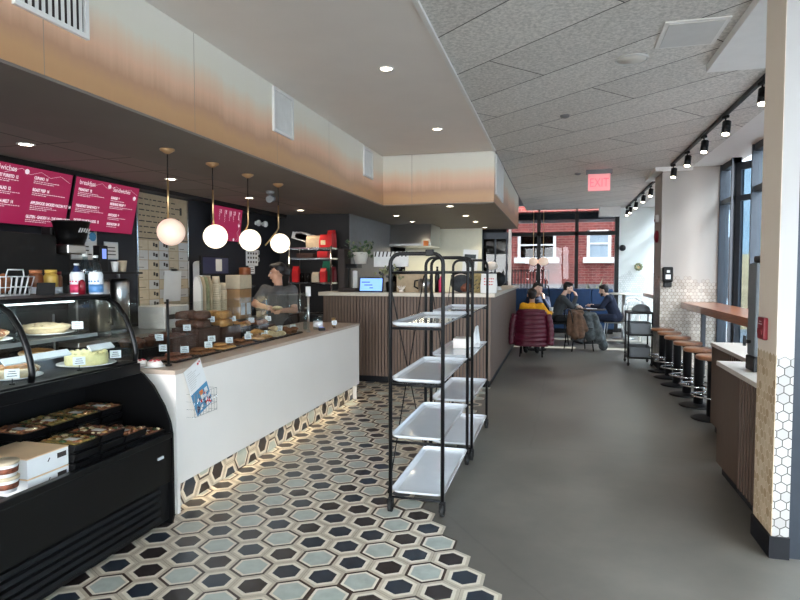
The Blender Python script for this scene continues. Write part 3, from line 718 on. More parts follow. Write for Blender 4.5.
# pendants
def pendant(y, m, label, ang):
    t = thing('pendant_lamp', label, 'pendant lamp', (-2.9, y, 2.49), 0, 'globe pendant lamps over the display counter')
    MB().lathe([(0.055, -0.001), (0.055, -0.012), (0.02, -0.035), (0.006, -0.04)], seg=20).build('canopy', 'brass_cap', t)
    MB().cyl((0, 0, -0.04), (0, 0, -0.235), 0.004, 8).build('cord', 'black_plastic', t)
    e = Vector((math.cos(ang), math.sin(ang), 0))
    MB().tube([(0, 0, -0.23), (0, 0, -0.36), (0, 0, -0.47), Vector((0, 0, -0.50)) + e * 0.02, Vector((0, 0, -0.66)) + e * 0.19], 0.008, 8).build('stem', 'brass', t)
    c = Vector((0, 0, -0.618)) - e * 0.0 + Vector((e.y, -e.x, 0)) * 0.0 + Vector((0.0, 0.0, 0.0))
    g = MB().ball((0, 0, 0), 0.104, sub=4).build('globe', m, t); g.location = Vector((0.012, 0.012, -0.632))
pendant(4.03, 'globe_dim', 'unlit peach globe pendant on a brass stem, nearest the camera', 2.3)
pendant(4.65, 'globe_light', 'lit white globe pendant, second from the camera', 2.0)
pendant(5.26, 'globe_light', 'lit white globe pendant, third from the camera', 2.6)
pendant(5.91, 'globe_light', 'lit white globe pendant, farthest of the four, its brass arm sticking out left', -1.9)
t = thing('security_camera', 'small grey security camera under the dark soffit beyond the pendants', 'camera', (-2.83, 5.65, 2.49))
t.location = (-3.25, 6.42, 2.49)
MB().lathe([(0.05, -0.001), (0.045, -0.03), (0.02, -0.04)], seg=16).build('base', 'grey_wall', t)
MB().cone((0.0, 0.06, -0.08), (0.02, -0.07, -0.10), 0.04, 0.042, 14).build('body', 'grey_wall', t)
MB().cyl((0.0, 0, -0.04), (0, 0, -0.07), 0.015, 8).build('neck', 'grey_wall', t)
# ------------------------------------------------------------------ refrigerated display case, left foreground
Y0, Y1 = 1.45, 3.17
GL = [(-2.53, 1.0), (-2.522, 1.05), (-2.53, 1.10), (-2.552, 1.18), (-2.592, 1.27), (-2.65, 1.345), (-2.72, 1.385)]
t = thing('display_case', 'black refrigerated bakery case with curved glass front and open lower shelf', 'display case', (0, 0, 0))
MB().box(-3.3, -2.30, Y0, Y1 - 0.02, 0.03, 0.50, 0.004).build('cabinet', 'black_plastic', t)
MB().box(-2.30, -2.278, Y0, Y1 - 0.02, 0.27, 0.535, 0.004).build('front_panel', 'black_gloss', t)
m = MB().use('black_plastic')
for i in range(5): m.obox((-2.288, (Y0 + Y1 - 0.1) / 2, 0.07 + i * 0.042), (0.012, 0, 0.008), (0, (Y1 - Y0) / 2 - 0.08, 0), (-0.004, 0, 0.010))
m.build('grille', None, t)
MB().box(-2.312, -2.27, Y0, Y1 - 0.02, 0.536, 0.572, 0.006).build('lip', 'black_gloss', t)
MB().extr([(-3.3, 0), (-2.285, 0), (-2.272, 0.05), (-2.272, 0.56), (-2.285, 0.63), (-2.325, 0.73), (-2.40, 0.85), (-2.47, 0.92), (-2.52, 0.95), (-2.52, 1.0), (-3.3, 1.0)], 'y', Y1 - 0.019, Y1).build('end_panel', 'black_gloss', t)
MB().box(-2.92, -2.90, Y0, Y1 - 0.02, 0.501, 0.93).build('back_wall', 'black_plastic', t)
MB().box(-3.3, -2.505, Y0, Y1 - 0.02, 0.93, 1.0, 0.004).build('upper_deck', 'black_plastic', t)
MB().box(-2.50, -2.485, Y0, Y1 - 0.02, 0.925, 0.99, 0.003).build('front_rail', 'black_gloss', t)
def sheet(mb, prof, ya, yb, th=0.004):
    out = prof + [(x - th, z - th * 0.3) for x, z in reversed(prof)]
    mb.extr(out, 'y', ya, yb); return mb
g = MB(); sheet(g, GL, Y0, 2.39); g.build('front_glass', 'clear_glass', t, smooth=False)
g = MB(); sheet(g, GL, 2.41, Y1 - 0.01); g.build('front_glass', 'clear_glass', t, smooth=False)
for y in (2.40, Y1 - 0.012): MB().tube([(x, y, z) for x, z in GL] + [(-2.8, y, 1.39)], 0.016, 8).build('rib', 'black_gloss', t)
MB().extr([(-3.3, 1.002), (-2.54, 1.002), (-2.535, 1.10), (-2.60, 1.27), (-2.66, 1.34), (-2.73, 1.38), (-3.3, 1.38)], 'y', Y1 - 0.008, Y1 - 0.003).build('end_glass', 'clear_glass', t)
MB().box(-3.305, -3.30, Y0, Y1, 1.0, 1.385).build('rear_glass', 'clear_glass', t)
MB().box(-3.30, -2.70, Y0, Y1, 1.386, 1.412, 0.008).build('top', 'black_gloss', t)
MB().box(-3.29, -2.80, Y0, Y1 - 0.03, 1.160, 1.168).build('glass_shelf', 'clear_glass', t)
MB().box(-2.80, -2.785, Y0, Y1 - 0.03, 1.150, 1.172).build('shelf_edge', 'steel', t)
for a, b in ((1.5, 2.36), (2.44, 2.95)): MB().box(-2.80, -2.775, a, b, 1.372, 1.384).build('light_strip', 'case_light', t)
for a, b in ((1.6, 2.28), (2.36, 2.78), (2.93, 3.12)): MB().obox((-2.66, (a + b) / 2, 1.10), (0.016, 0, -0.014), (0, (b - a) / 2, 0), (0.003, 0, 0.004)).build('glint_strip', 'label_white', t)  # white strips stand in for reflections on the glass shelf
MB().box(-2.276, -2.270, 3.02, 3.07, 0.435, 0.45).build('badge', 'label_white', t)
ll = bpy.data.lights.new('case_tube', 'AREA'); ll.shape = 'RECTANGLE'; ll.size = 0.02; ll.size_y = 1.5; ll.energy = 3.5; ll.color = (0.85, 0.95, 1.0)
lo = bpy.data.objects.new('case_tube', ll); COL.objects.link(lo); lo.location = (-2.79, 2.3, 1.369); lo.parent = t

def price_card(loc, rz, label, group='price cards along the food displays', w=0.058, h=0.046, tilt=0.2):
    c = thing('price_card', label, 'price card', loc, rz, group)
    MB().box(-0.012, 0.012, -0.012, 0.012, 0, 0.006).cyl((0, 0, 0.006), (0, 0, 0.03), 0.002, 6).build('clip', 'black_plastic', c)
    q = MB(); q.obox((0, 0, 0.03 + h / 2), (w / 2, 0, 0), (0, 0.001, 0), (0, h / 2 * tilt, h / 2)); q.use('label_white'); q.build('card', None, c)
    lines = MB().use('ink')
    for k in range(3):
        z = 0.03 + h * (0.25 + 0.25 * k); lines.obox((0, -0.0018 + (z - 0.03 - h / 2) * tilt, z), (w * (0.36 - 0.06 * k), 0, 0), (0, 0.0003, 0), (0, 0, 0.0018))
    lines.build('print', None, c)
    return c
FR = 0.75   # rotation that turns a card face towards the public side (+x, slightly towards -y)

# cakes and pies inside the case
def plate(mb, r): mb.use('white_plastic').lathe([(0.0001, 0.001), (r * 0.6, 0.001), (r, 0.012), (r, 0.016), (r * 0.6, 0.006), (0.0001, 0.006)], seg=28)
t = thing('cream_cake', 'round pale yellow frosted cake on the lower deck of the glass case', 'cake', (-2.68, 2.93, 1.002))
q = MB(); plate(q, 0.16); q.build('plate', None, t)
q = MB().use('cake_cream'); q.lathe([(0.0001, 0.008), (0.112, 0.008), (0.116, 0.02), (0.116, 0.065), (0.108, 0.078), (0.0001, 0.08)], seg=40)
for i in range(18):
    a = i * 2 * PI / 18; q.ball((0.102 * math.cos(a), 0.102 * math.sin(a), 0.079), 0.013, (1, 1, 0.6), 1)
q.build('cake', None, t)
def pie(loc, r, fill, label, cat='pie', h=0.05):
    t = thing('fruit_pie' if cat == 'pie' else 'salad_platter', label, cat, loc, 0)
    q = MB(); plate(q, r * 1.15); q.build('plate', None, t)
    q = MB().use('pale_pastry'); q.lathe([(r * 0.72, 0.008), (r, 0.02 + h * 0.4), (r * 1.04, h), (r * 0.95, h + 0.008), (r * 0.88, h)], seg=32); q.build('crust', None, t)
    q = MB().use(fill); random.seed(int(loc[1] * 1000))
    for i in range(34):
        a, d = random.random() * 2 * PI, r * 0.86 * math.sqrt(random.random())
        q.ball((d * math.cos(a), d * math.sin(a), h * 0.85 + 0.018 * (1 - d / r)), 0.028, (1.2, 1, 0.7), 1)
    q.build('filling', None, t); return t
pie((-3.02, 2.98, 1.170), 0.135, 'pale_pastry', 'pale crumble topped pie on the upper glass shelf behind the near rib')
pie((-3.02, 2.55, 1.170), 0.13, 'food_mix', 'brown filled tart on the upper glass shelf, left of the pale pie')
pie((-3.02, 2.20, 1.170), 0.13, 'berry', 'red berry tart on the upper glass shelf at the left edge of the picture')
pie((-3.13, 3.02 + 0.0, 1.002), 0.10, 'golden', 'small golden tart at the back of the lower deck behind the frosted cake')
pie((-2.72, 2.47, 1.002), 0.12, 'golden', 'golden pastry tart on the lower deck left of the frosted cake')
pie((-2.72, 2.12, 1.002), 0.12, 'food_green', 'green and brown savoury tart on the lower deck at the left edge')
for i, (x, y, z, lb) in enumerate(((-2.86, 3.06, 1.170, 'white price card on the upper glass shelf right of the pale pie'), (-2.575, 2.76, 1.002, 'white price card left of the frosted cake on the lower deck'),
        (-2.58, 3.05, 1.002, 'white price card right of the frosted cake on the lower deck'), (-2.57, 2.33, 1.002, 'white price card in front of the golden tart on the lower deck'))):
    price_card((x, y, z), FR, lb, w=0.062, h=0.045)

# packed meals on the open shelf
def meal(loc, top, label, group, rz=0.0):
    t = thing('meal_tray', label, 'packed meal', loc, rz, group)
    MB().extr([(-0.105, 0.002), (0.105, 0.002), (0.118, 0.036), (0.12, 0.04), (-0.12, 0.04), (-0.118, 0.036)], 'y', -0.085, 0.085).build('tray', 'black_plastic', t)
    if top:
        q = MB().use(top); q.box(-0.108, 0.108, -0.075, 0.075, 0.0405, 0.045); mix = [top, top, 'food_dark', 'golden', 'food_mix', 'leaf', 'pale_pastry']
        random.seed(int(loc[1] * 997 + loc[0] * 77))
        for i in range(46):
            q.use(random.choice(mix)); q.ball((random.uniform(-0.095, 0.095), random.uniform(-0.064, 0.064), 0.046), random.uniform(0.009, 0.018), (1.2, 1.0, 0.6), 1)
        q.build('food', None, t)
        MB().box(-0.113, 0.113, -0.08, 0.08, 0.0405, 0.058, 0.006).build('lid', 'lid_clear', t)
        MB().box(0.02, 0.09, -0.06, -0.02, 0.0585, 0.0592).build('sticker', 'paper_grey', t)
    else:
        MB().box(-0.115, 0.115, -0.082, 0.082, 0.0405, 0.046, 0.002).build('lid', 'black_gloss', t)
    return t
lv = ['bottom', 'second', 'third', 'fourth', 'top']
for i, (y, n, fd) in enumerate(((2.53, 4, 'food_green'), (2.715, 4, 'food_dark'), (2.90, 3, 'food_mix'), (3.065, 2, 'food_dark'))):
    for k in range(n):
        top = k == n - 1
        nm = '%s black meal tray of the %s front stack counted from the white boxes' % ('topmost' if top else ('lowest' if k == 0 else lv[k]), ORD[i])
        meal((-2.435, y, 0.501 + k * 0.0475), fd if top else None, nm, 'black packed meal trays on the open shelf')
for i, (y, n, fd) in enumerate(((2.50, 3, 'food_mix'), (2.685, 3, 'food_green'), (2.87, 3, 'food_green'), (3.055, 3, 'food_mix'))):
    for k in range(n):
        top = k == n - 1
        nm = '%s black meal tray of the %s rear stack counted from the white boxes' % ('topmost' if top else ('lowest' if k == 0 else 'middle'), ORD[i])
        meal((-2.73, y, 0.590 + k * 0.0475), fd if top else None, nm, 'black packed meal trays on the open shelf')
t = tag(MB().box(-2.89, -2.60, 1.9, 3.14, 0.501, 0.589, 0.003).build('shelf_riser', 'black_plastic'), 'black riser board under the rear stacks of meal trays', 'riser')

def white_box(loc, h, label, mark):
    t = thing('cake_box', label, 'box', loc, 0, 'white card boxes on the open shelf')
    MB().use('paper_white').box(-0.15, 0.15, -0.12, 0.12, 0.0, h - 0.006, 0.002).build('body', None, t)
    MB().use('box_lid').box(-0.152, 0.152, -0.122, 0.122, h - 0.0055, h, 0.002).build('lid', None, t)
    MB().box(0.1508, 0.1516, 0.05, 0.105, h * 0.52, h * 0.78).build('stamp', mark, t)
    MB().obox((0.1512, -0.0, h * 0.6), (0.0004, 0, 0), (0, 0.006, 0.008), (0, 0.002, -0.0016)).build('mark', 'ink', t)
white_box((-2.50, 2.315, 0.501), 0.092, 'lower white card box of the front pair on the open shelf', 'ink')
white_box((-2.50, 2.315, 0.594), 0.095, 'upper white card box of the front pair, tan lid, dark stamp', 'ink')
white_box((-2.66, 2.06, 0.664), 0.11, 'white card box with tan lid and red stamp at the left edge', 'red_plastic')
white_box((-2.70, 2.06, 0.591), 0.072, 'white card box under the red stamped one at the left edge', 'ink')
def tub(loc, label):
    t = thing('deli_tub', label, 'tub', loc, 0)
    MB().use('white_plastic').lathe([(0.0001, 0.001), (0.046, 0.001), (0.055, 0.055), (0.0001, 0.056)], seg=24).build('cup', None, t)
    MB().use('kraft_pale').lathe([(0.0001, 0.0565), (0.058, 0.0565), (0.059, 0.066), (0.055, 0.069), (0.0001, 0.069)], seg=24).build('lid', None, t)
    MB().lathe([(0.0525, 0.018), (0.0557, 0.042)], seg=24).build('band', 'food_dark', t)
tub((-2.375, 2.10, 0.573), 'lower round deli tub with paper lid, in front of the white boxes')
tub((-2.375, 2.10, 0.643), 'upper round deli tub with paper lid, in front of the white boxes')

# on top of the case
ZT = 1.413
t = thing('wire_basket', 'white wire basket of snack bags on top of the glass case', 'basket', (-3.12, 2.73, ZT))
q = MB().use('white_plastic')
for z, sx, sy in ((0.004, 0.13, 0.11), (0.05, 0.14, 0.12), (0.11, 0.15, 0.13)):
    q.tube([(-sx, -sy, z), (sx, -sy, z), (sx, sy, z), (-sx, sy, z)], 0.004, 6, True)
for i in range(8):
    f_ = -1 + 2 * i / 7
    for s in (-1, 1):
        q.tube([(0.13 * f_, 0.11 * s, 0.004), (0.15 * f_, 0.13 * s, 0.11)], 0.0032, 5)
        q.tube([(0.13 * s, 0.11 * f_, 0.004), (0.15 * s, 0.13 * f_, 0.11)], 0.0032, 5)
for i in range(7): q.tube([(-0.13 + 0.043 * i, -0.11, 0.004), (-0.13 + 0.043 * i, 0.11, 0.004)], 0.003, 5)
q.build('wire', None, t)
MB().use('white_plastic').tube([(0.15, -0.06, 0.11), (0.155, -0.05, 0.15), (0.155, 0.05, 0.15), (0.15, 0.06, 0.11)], 0.004, 6).build('handle', None, t)
for i, (x, y, c) in enumerate(((-3.18, 2.70, 'bread'), (-3.06, 2.69, 'jar_brown'), (-3.12, 2.79, 'bread'))):
    o = MB().use(c).ball((0, 0, 0.065), 0.06, (0.8, 0.55, 1.0), 2).build('snack_bag', None, None, (x, y, ZT + 0.006)); tag(o, 'brown snack bag in the white wire basket, %s' % ['left in front', 'right in front', 'at the back'][i], 'snack')
t = tag(MB().use('bread').ball((0, 0, 0.10), 0.12, (0.45, 0.6, 0.83), 3).build('bread_bag', None, None, (-3.25, 2.62, ZT)), 'brown bread bag behind the wire basket at the left picture edge', 'bread')
def jar(x, y, r, h, body, cap, label):
    t = thing('jar', label, 'jar', (x, y, ZT), 0)
    MB().use(body).lathe([(0.0001, 0.001), (r, 0.001), (r, h * 0.75), (r * 0.8, h * 0.85), (0.0001, h * 0.855)], seg=20).build('glass_body', None, t)
    MB().use(cap).lathe([(0.0001, h * 0.86), (r * 0.86, h * 0.86), (r * 0.86, h), (0.0001, h)], seg=20).build('lid', None, t)
    MB().use('label_white').lathe([(r * 1.01, h * 0.02), (r * 1.01, h * 0.30)], seg=20).build('label_band', None, t)
jar(-3.125, 3.02, 0.042, 0.15, 'jar_brown', 'bread', 'brown jar behind the wire basket on the case top')
jar(-3.03, 3.04, 0.04, 0.15, 'jar_yellow', 'jar_yellow', 'yellow brown jar left of the blue bottle on the case top')
jar(-3.08, 3.13, 0.035, 0.14, 'jar_brown', 'red_plastic', 'narrow dark red jar behind the two jars on the case top')
t = tag(MB().obox((0, 0, 0.038), (0.05, 0.0, 0), (0, 0.002, 0), (0, 0.012, 0.036)).build('card_sign', 'black_plastic', None, (-2.93, 2.9, ZT), False), 'small blank black sign standing in front of the jars', 'sign')
t.rotation_euler = (0, 0, 0.5)
def tin(x, y, lower, label):
    t = thing('drink_can', label, 'can', (x, y, ZT), 0, 'tall drink cans on the case top')
    MB().use('label_white').lathe([(0.0001, 0.001), (0.036, 0.002), (0.041, 0.010), (0.041, 0.122), (0.035, 0.134), (0.034, 0.138), (0.0001, 0.134)], seg=24).build('body', None, t)
    MB().use(lower).lathe([(0.0414, 0.012), (0.0414, 0.062)], seg=24).build('label_band', None, t)
    q = MB().use(lower)
    for i in range(4):
        a = -1.9 + i * 0.45; q.ball((0.041 * math.cos(a), 0.041 * math.sin(a), 0.08), 0.006, (1, 1, 1), 1)
    q.build('emblem', None, t)
tin(-2.835, 3.04, 'pink_label', 'tall drink can with pink lower half on the case top')
tin(-2.735, 3.08, 'blue_label', 'tall drink can with blue label on the case top, right of the pink one')
def bottle(x, y, r, h, m, cap, label, z=None):
    t = thing('drink_bottle', label, 'bottle', (x, y, ZT if z is None else z), 0)
    MB().use(m).lathe([(0.0001, 0.001), (r, 0.003), (r, h * 0.62), (r * 0.85, h * 0.74), (r * 0.4, h * 0.88), (r * 0.4, h * 0.93), (0.0001, h * 0.935)], seg=20).build('body', None, t)
    MB().use(cap).lathe([(0.0001, h * 0.936), (r * 0.46, h * 0.936), (r * 0.46, h), (0.0001, h)], seg=14).build('cap', None, t)
    return t
bottle(-2.905, 3.11, 0.032, 0.19, 'navy_bottle', 'cap_white', 'dark blue bottle with white cap left of the pink can')
bottle(-2.86, 3.135, 0.036, 0.25, 'water_bottle', 'cap_white', 'clear water bottle behind the pink can')
bottle(-2.785, 3.135, 0.036, 0.24, 'water_bottle', 'cap_white', 'clear water bottle behind and between the two drink cans')
tag(MB().use('red_plastic').lathe([(0.0001, 0.001), (0.02, 0.002), (0.02, 0.07), (0.008, 0.09), (0.0001, 0.092)], seg=14).build('sauce_bottle', None, None, (-2.782, 3.02, ZT)), 'small red bottle between the two drink cans', 'bottle')

# ------------------------------------------------------------------ glass guard and pastries on the white counter
t = thing('glass_guard', 'clear glass guard standing along the display counter', 'glass guard', (0, 0, 0.931))
def post(x, y, h): MB().use('black_metal').cyl((x, y, 0), (x, y, h), 0.009, 10).cyl((x, y, 0), (x, y, 0.012), 0.022, 14).build('post', None, t)
post(-2.48, 3.42, 0.44)
MB().use('steel').cyl((-2.48, 5.72, 0), (-2.48, 5.72, 0.37), 0.012, 10).cyl((-2.48, 5.72, 0), (-2.48, 5.72, 0.012), 0.022, 14).build('post', None, t)
MB().use('white_plastic').cyl((-2.48, 5.72, 0.371), (-2.48, 5.72, 0.47), 0.026, 14).build('post_cap', None, t)
MB().box(-2.484, -2.478, 3.43, 5.70, 0.015, 0.41).build('pane', 'clear_glass', t)
MB().box(-2.95, -2.50, 5.705, 5.711, 0.015, 0.41).build('pane', 'clear_glass', t)
MB().box(-3.0, -2.50, 3.405, 3.411, 0.015, 0.41).build('pane', 'clear_glass', t)

def cookie_bm(r, m):
    q = MB().use(m); q.lathe([(0.0001, 0), (r * 0.9, 0.001), (r, 0.008), (r * 0.85, 0.017), (r * 0.4, 0.022), (0.0001, 0.022)], seg=18)
    for v in q.bm.verts: v.co.x += noise.noise(v.co * 40) * 0.004; v.co.z += max(0, noise.noise(v.co * 60 + Vector((3, 1, 7)))) * 0.006
    return q
def muffin_bm(r, m):
    q = MB().use(m); q.lathe([(0.0001, 0), (r * 0.68, 0), (r * 0.82, r * 0.8), (r, r * 0.9), (r * 0.95, r * 1.2), (r * 0.5, r * 1.5), (0.0001, r * 1.55)], seg=16)
    for v in q.bm.verts: v.co += Vector((noise.noise(v.co * 35), noise.noise(v.co * 35 + Vector((9, 0, 0))), 0)) * 0.005
    return q
def croissant_bm(r, m):
    q = MB().use(m); pts, rs = [], []
    for i in range(13):
        a = -1.25 + 2.5 * i / 12; pts.append((r * math.sin(a), r * (math.cos(a) - 0.6), 0.026)); rs.append(0.008 + 0.019 * math.cos(a * 1.2) ** 2 * (0.86 + 0.14 * (i % 2)))
    q.tube(pts, rs, 10); return q
def loaf_bm(r, m):
    q = MB().use(m); q.extr([(-0.05, 0), (0.05, 0), (0.056, 0.03), (0.045, 0.055), (0, 0.066), (-0.045, 0.055), (-0.056, 0.03)], 'y', -r, r)
    bmesh.ops.subdivide_edges(q.bm, edges=list(q.bm.edges), cuts=1)
    for v in q.bm.verts: v.co += Vector((noise.noise(v.co * 30), noise.noise(v.co * 30 + Vector((5, 0, 0))), max(0, noise.noise(v.co * 30 + Vector((0, 8, 0)))))) * 0.005
    return q
PAST = {'cookie': ('cookie', cookie_bm, 0.055), 'muffin': ('muffin', muffin_bm, 0.042), 'croissant': ('croissant', croissant_bm, 0.06), 'loaf': ('loaf_cake', loaf_bm, 0.08)}
PCACHE = {}
def pastry(kind, m, loc, rz, label, group):
    nm, fn, r = PAST[kind]
    if (kind, m) in PCACHE:
        o = PCACHE[(kind, m)].copy(); COL.objects.link(o)
    else:
        o = fn(r, m).build(nm, None, None, None, True); PCACHE[(kind, m)] = o
    o.location = loc; o.rotation_euler = (0, 0, rz)
    tag(o, label, nm.replace('_', ' '), group); return o
random.seed(4)
def crate(name, x0, x1, y0, y1, z0, z1, m, label, cat='crate'):
    t = thing(name, label, cat, ((x0 + x1) / 2, (y0 + y1) / 2, z0))
    w, d, h = (x1 - x0) / 2, (y1 - y0) / 2, z1 - z0
    MB().use(m).box(-w, w, -d, d, h - 0.012, h).build('top', None, t)
    MB().use(m).box(w - 0.012, w, -d, d, 0, h - 0.0125).build('front', None, t)
    MB().use(m).box(-w, w - 0.0125, -d, -d + 0.012, 0, h - 0.0125).box(-w, w - 0.0125, d - 0.012, d, 0, h - 0.0125).build('side', None, t)
    MB().use(m).box(-w, -w + 0.012, -d + 0.0125, d - 0.0125, 0, h - 0.0125).build('back', None, t)
ZC = 0.931
rows = []
front = [('cookie', 'food_dark', 'dark reddish cookie'), ('cookie', 'cookie', 'brown cookie'), ('cookie', 'golden', 'golden cookie'), ('cookie', 'cookie', 'brown cookie'), ('croissant', 'golden', 'golden croissant'), ('croissant', 'pale_pastry', 'pale croissant'), ('muffin', 'cookie', 'brown muffin')]
for i, (kd, m, nm) in enumerate(front):
    y = 3.66 + 0.305 * i
    t = tag(MB().use('black_gloss').box(-0.11, 0.11, -0.135, 0.135, 0, 0.006, 0.002).box(-0.11, 0.11, -0.135, -0.13, 0.006, 0.016).box(-0.11, 0.11, 0.13, 0.135, 0.006, 0.016).box(0.105, 0.11, -0.13, 0.13, 0.006, 0.016).box(-0.11, -0.105, -0.13, 0.13, 0.006, 0.016).build('serving_tray', None, None, (-2.61, y, ZC)), 'black serving tray, %s along the glass guard from its near end' % ORD[i], 'tray', 'black serving trays behind the glass guard')
    spots = [(dx, dy, 0) for dy in (-0.08, 0.04) for dx in (-0.05, 0.055)] + [(0.0, -0.01, 1)]
    for j, (dx, dy, l) in enumerate(spots):
        h = {'cookie': 0.024, 'croissant': 0.05, 'muffin': 0.066}[kd]
        if l and kd == 'muffin': continue
        pastry(kd, m, (-2.61 + dx, y + dy, ZC + 0.0075 + l * h), random.uniform(-1, 1) if kd != 'muffin' else 0, '%s, %s of the %s front tray from the near end' % (nm, ['near rear corner', 'near front corner', 'far rear corner', 'far front corner', 'top middle'][j], ORD[i]), 'pastries on the front trays')
    price_card((-2.60, y + 0.112, ZC + 0.0075), FR, 'white price card, front far corner of the %s front tray from the near end' % ORD[i])
    if i % 2 == 0: price_card((-2.68, y - 0.02, ZC + 0.032 if kd == 'cookie' else ZC + 0.0075), FR, 'white price card among the pastries of the %s front tray from the near end' % ORD[i])
mid = [('muffin', 'choc', 'dark muffin', 0.09), ('cookie', 'choc', 'dark cookie', 0.13), ('loaf', 'choc', 'dark loaf cake', 0.17), ('loaf', 'golden', 'golden loaf cake', 0.15), ('croissant', 'golden', 'golden croissant', 0.11), ('croissant', 'cookie', 'brown croissant', 0.10)]
for i, (kd, m, nm, h) in enumerate(mid):
    y = 3.64 + 0.34 * i
    crate('display_crate', -2.99, -2.74, y - 0.15, y + 0.15, ZC, ZC + h, 'crate_wood' if i not in (0, 4) else 'black_plastic', '%s riser crate, %s along the back of the counter from its near end' % ('dark wooden' if i not in (0, 4) else 'black', ORD[i]))
    hh = {'cookie': 0.024, 'croissant': 0.05, 'muffin': 0.066, 'loaf': 0.068}[kd]
    sp = [(-0.06, -0.09), (0.055, -0.085), (-0.06, 0.02), (0.055, 0.025)] if kd != 'loaf' else [(-0.058, -0.04), (0.06, -0.04)]
    for j, (dx, dy) in enumerate(sp):
        pastry(kd, m, (-2.865 + dx, y + dy, ZC + h + 0.0015), random.uniform(-0.3, 0.3) if kd != 'loaf' else 0, '%s, %s of the %s riser crate from the near end' % (nm, ['near rear corner', 'near front corner', 'far rear corner', 'far front corner'][j] if len(sp) > 2 else ['lower rear', 'lower front'][j], ORD[i]), 'pastries on the riser crates')
    if kd == 'loaf':
        for dx in (-0.058, 0.06): pastry(kd, m, (-2.865 + dx, y - 0.04, ZC + h + 0.0015 + hh), 0, '%s, upper %s of the %s riser crate from the near end' % (nm, 'rear' if dx < 0 else 'front', ORD[i]), 'pastries on the riser crates')
    price_card((-2.80, y + 0.118, ZC + h + 0.0015), FR, 'white price card on the %s riser crate from the near end of the counter' % ORD[i])
# iced biscuits on a plate outside the guard
t = tag(MB().use('white_plastic').lathe([(0.0001, 0.001), (0.06, 0.001), (0.085, 0.01), (0.085, 0.013), (0.06, 0.005), (0.0001, 0.005)], seg=24).build('plate', None, None, (-2.415, 3.40, 0.931)), 'small white plate of iced biscuits at the near end of the counter', 'plate')
t.location.x = -2.58; t.location.y = 3.338; t.scale = (1.5, 0.72, 1)
for i, (x, y) in enumerate(((-2.635, 3.338), (-2.525, 3.338))):
    o = thing('iced_biscuit', 'white iced biscuit with red berries, %s on the small plate' % ('left' if i == 0 else 'right'), 'biscuit', (x, y, 0.937), 0.4)
    q = MB().use('icing'); q.lathe([(0.0001, 0), (0.042, 0.001), (0.051, 0.016), (0.038, 0.036), (0.0001, 0.042)], seg=18); q.build('icing', None, o)
    q = MB().use('berry')
    for a in range(5): q.ball((0.026 * math.cos(a * 1.256), 0.026 * math.sin(a * 1.256), 0.039), 0.011, (1, 1, 0.6), 1)
    q.build('berries', None, o)
# till end of the counter
bottle(-2.62, 5.98, 0.03, 0.24, 'water_bottle', 'steel', 'clear sauce bottle at the far end of the white counter', z=0.931)
t = thing('tip_jar', 'clear jar with a white label at the far end of the white counter', 'jar', (-2.50, 6.02, 0.931))
MB().use('water_bottle').lathe([(0.0001, 0.001), (0.05, 0.002), (0.052, 0.12), (0.045, 0.14)], seg=20).build('glass_body', None, t)
MB().use('label_white').lathe([(0.0525, 0.03), (0.0525, 0.09)], seg=20).build('label_band', None, t)
t = thing('card_terminal', 'small black card terminal on the far end of the white counter', 'card terminal', (-2.42, 5.93, 0.931), 0.5)
MB().use('black_plastic').box(-0.035, 0.035, -0.05, 0.05, 0, 0.03, 0.006).build('body', None, t)
MB().use('small_screen').box(-0.026, 0.026, 0.0, 0.04, 0.0305, 0.032).build('screen', None, t)
price_card((-2.40, 6.25, 0.931), FR, 'white price card standing alone beyond the glass jar', w=0.06, h=0.05)
t = tag(MB().use('brass').lathe([(0.0001, 0.001), (0.02, 0.001), (0.016, 0.05), (0.024, 0.1), (0.02, 0.1), (0.0001, 0.09)], seg=16).build('small_vase', None, None, (-2.46, 6.38, 0.931)), 'small tan bud vase at the far corner of the white counter', 'vase')

# leaflet holder on the counter front
t = thing('leaflet_holder', 'clear wire leaflet holder hooked on the white counter front', 'holder', (-2.329, 3.52, 0.605))
q = MB().use('chrome')
for z in (0.0, 0.05, 0.10, 0.15): q.tube([(0.0, -0.13, z), (0.06, -0.13, z), (0.06, 0.13, z), (0.0, 0.13, z)], 0.0012, 5)
for i in range(9): q.tube([(0.06, -0.13 + i * 0.0325, 0), (0.06, -0.13 + i * 0.0325, 0.15)], 0.0012, 5)
for i in range(4): q.tube([(0.001, -0.13 + 0.0866 * i, 0), (0.06, -0.13 + 0.0866 * i, 0)], 0.0012, 5)
q.build('wire', None, t)
t = thing('leaflet', 'tall leaflet, white above and blue with flags below, leaning in the wire holder', 'leaflet', (-2.30, 3.555, 0.622))
R = Matrix.Rotation(0.36, 4, 'X') @ Matrix.Diagonal((1, 1.15, 1.0, 1))
def onleaf(x, y0, y1, z0, z1, d, m, nm):
    q = MB().use(m).box(x, x + d, y0, y1, z0, z1); q.bm.transform(R @ Matrix.Rotation(-0.05, 4, 'Y')); return q.build(nm, None, t)
onleaf(0, -0.085, 0.085, 0.0, 0.34, 0.002, 'paper_white', 'sheet')
onleaf(0.0022, -0.084, 0.084, 0.005, 0.165, 0.0008, 'leaflet_blue', 'picture')
random.seed(9)
q = MB()
for i in range(34):
    q.use(random.choice(['red_bag', 'paper_white', 'navy_bottle', 'purple_screen', 'paper_white'])); y, z = random.uniform(-0.075, 0.065), random.uniform(0.012, 0.10); q.box(0.0032, 0.0036 + i * 0.00001, y, y + 0.018, z, z + 0.02)
q.use('orange_ink').box(0.0032, 0.004, -0.01, 0.025, 0.112, 0.142); q.use('paper_white').box(0.0032, 0.0041, 0.04, 0.07, 0.10, 0.135)
q.bm.transform(R @ Matrix.Rotation(-0.05, 4, 'Y')); q.build('flags', None, t)
q = MB().use('paper_grey')
